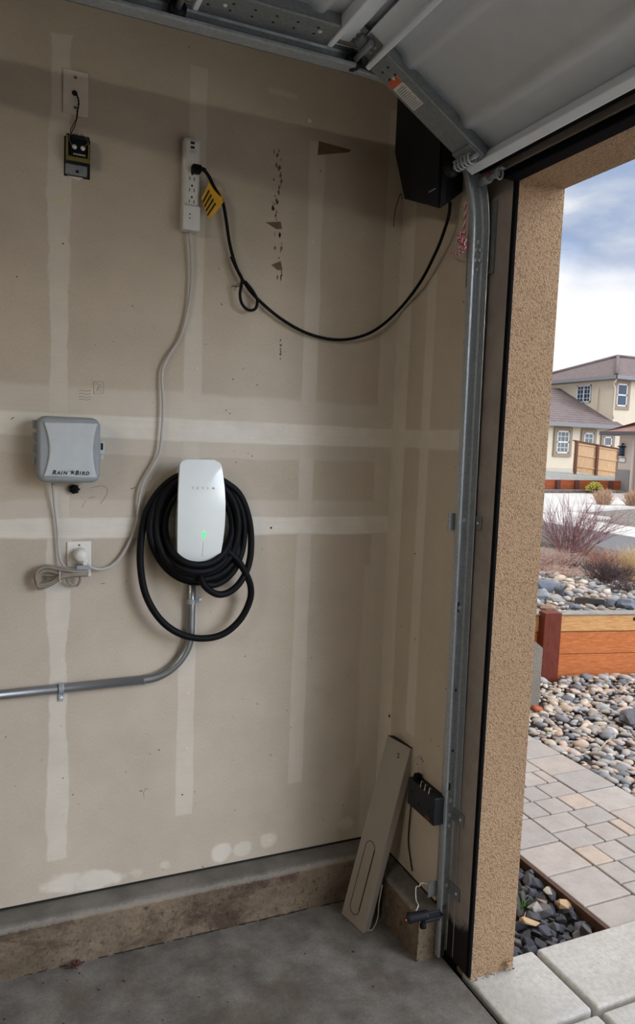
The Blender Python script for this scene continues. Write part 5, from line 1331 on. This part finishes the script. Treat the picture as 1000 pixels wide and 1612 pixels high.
window(28.12, 1.50, 2.76, .88, 'C', True, 'h', [(-.44, .44, 3, 2.13, 2.76, 2), (-.44, .44, 3, 1.5, 2.13, 2)])
window(30.0, 1.50, 2.72, .70, 'C', True, 'h', [(-.35, .35, 2, 2.1, 2.72, 2)])
window(31.45, 1.50, 2.55, .62, 'C', True, 'h', [])

# the neighbouring garage at the right edge
M['greige'] = simple('greige_stucco', (206, 190, 178), .9, var=.03, scale=2, obj=False)
M['wainscot'] = simple('grey_wainscot', (146, 142, 138), .9, var=.06, scale=3, obj=False)
gx = 23.6; gy = 22.15
gh = thing('neighbor_garage', 'greige garage with red brown tile roof at the right edge of the picture', 'garage', (24, 20, 0))
MB().box((gx, gy-.75, -.3), (gx+6.5, gy, 2.45)).box((gx, gy-9, 2.12), (gx+6.5, gy-.75, 2.45)).box((gx+.6, gy-9, -.3), (gx+6.5, gy-.75, 2.2)).build('wall', M['greige'], gh)
MB().box((gx-.05, gy-.72, -.3), (gx+.02, gy+.05, .93)).box((gx, gy-.02, -.3), (gx+6.5, gy+.05, .93)).build('wainscot', M['wainscot'], gh)
MB().box((gx+.25, gy-5.6, -.3), (gx+.35, gy-.75, 2.12)).build('overhead_door', simple('far_door', (226, 214, 204), .7, var=.03), gh)
MB().box((gx-.04, gy-.87, -.1), (gx+.02, gy-.75, 2.2)).build('door_trim', simple('far_trim', (214, 200, 190), .8), gh)
mb = MB(); hip(mb, gx-.5, gx+8, gy-10, gy+.5, 2.55, 4.6); grf = mb.build('roof', M['tile_red'], gh)
MB().box((gx-.60, gy-10, 2.40), (gx-.48, gy+.6, 2.56)).box((gx-.5, gy+.48, 2.40), (gx+8, gy+.6, 2.56)).build('gutter', simple('dark_gutter', (92, 86, 92), .7), grf)
wl_ = MB().bbox((gx-.20, gy-.36, 1.56), (gx-.04, gy-.20, 1.90), .02).build('lantern', M['glass'], gh)
MB().prism([(gx-.25, gy-.40, 1.90), (gx-.0, gy-.40, 1.90), (gx-.0, gy-.16, 1.90), (gx-.25, gy-.16, 1.90)], (0, 0, .05)).tube([(gx, gy-.28, 2.02), (gx-.1, gy-.28, 2.06), (gx-.12, gy-.28, 1.93)], .03, 6).box((gx-.21, gy-.37, 1.52), (gx-.03, gy-.19, 1.57)).build('lantern_frame', M['dark'], wl_)
hp = MB().bbox((gx-.03, gy-.42, 1.26), (gx, gy-.08, 1.42), .005).build('number_plate', M['win_white'], gh)
MB().box((gx-.035, gy-.44, 1.24), (gx-.02, gy-.06, 1.26)).box((gx-.035, gy-.44, 1.42), (gx-.02, gy-.06, 1.44)).box((gx-.035, gy-.44, 1.24), (gx-.02, gy-.42, 1.44)).box((gx-.035, gy-.08, 1.24), (gx-.02, gy-.06, 1.44)).build('plate_border', M['taupe'], hp)

bpy.context.view_layer.update()
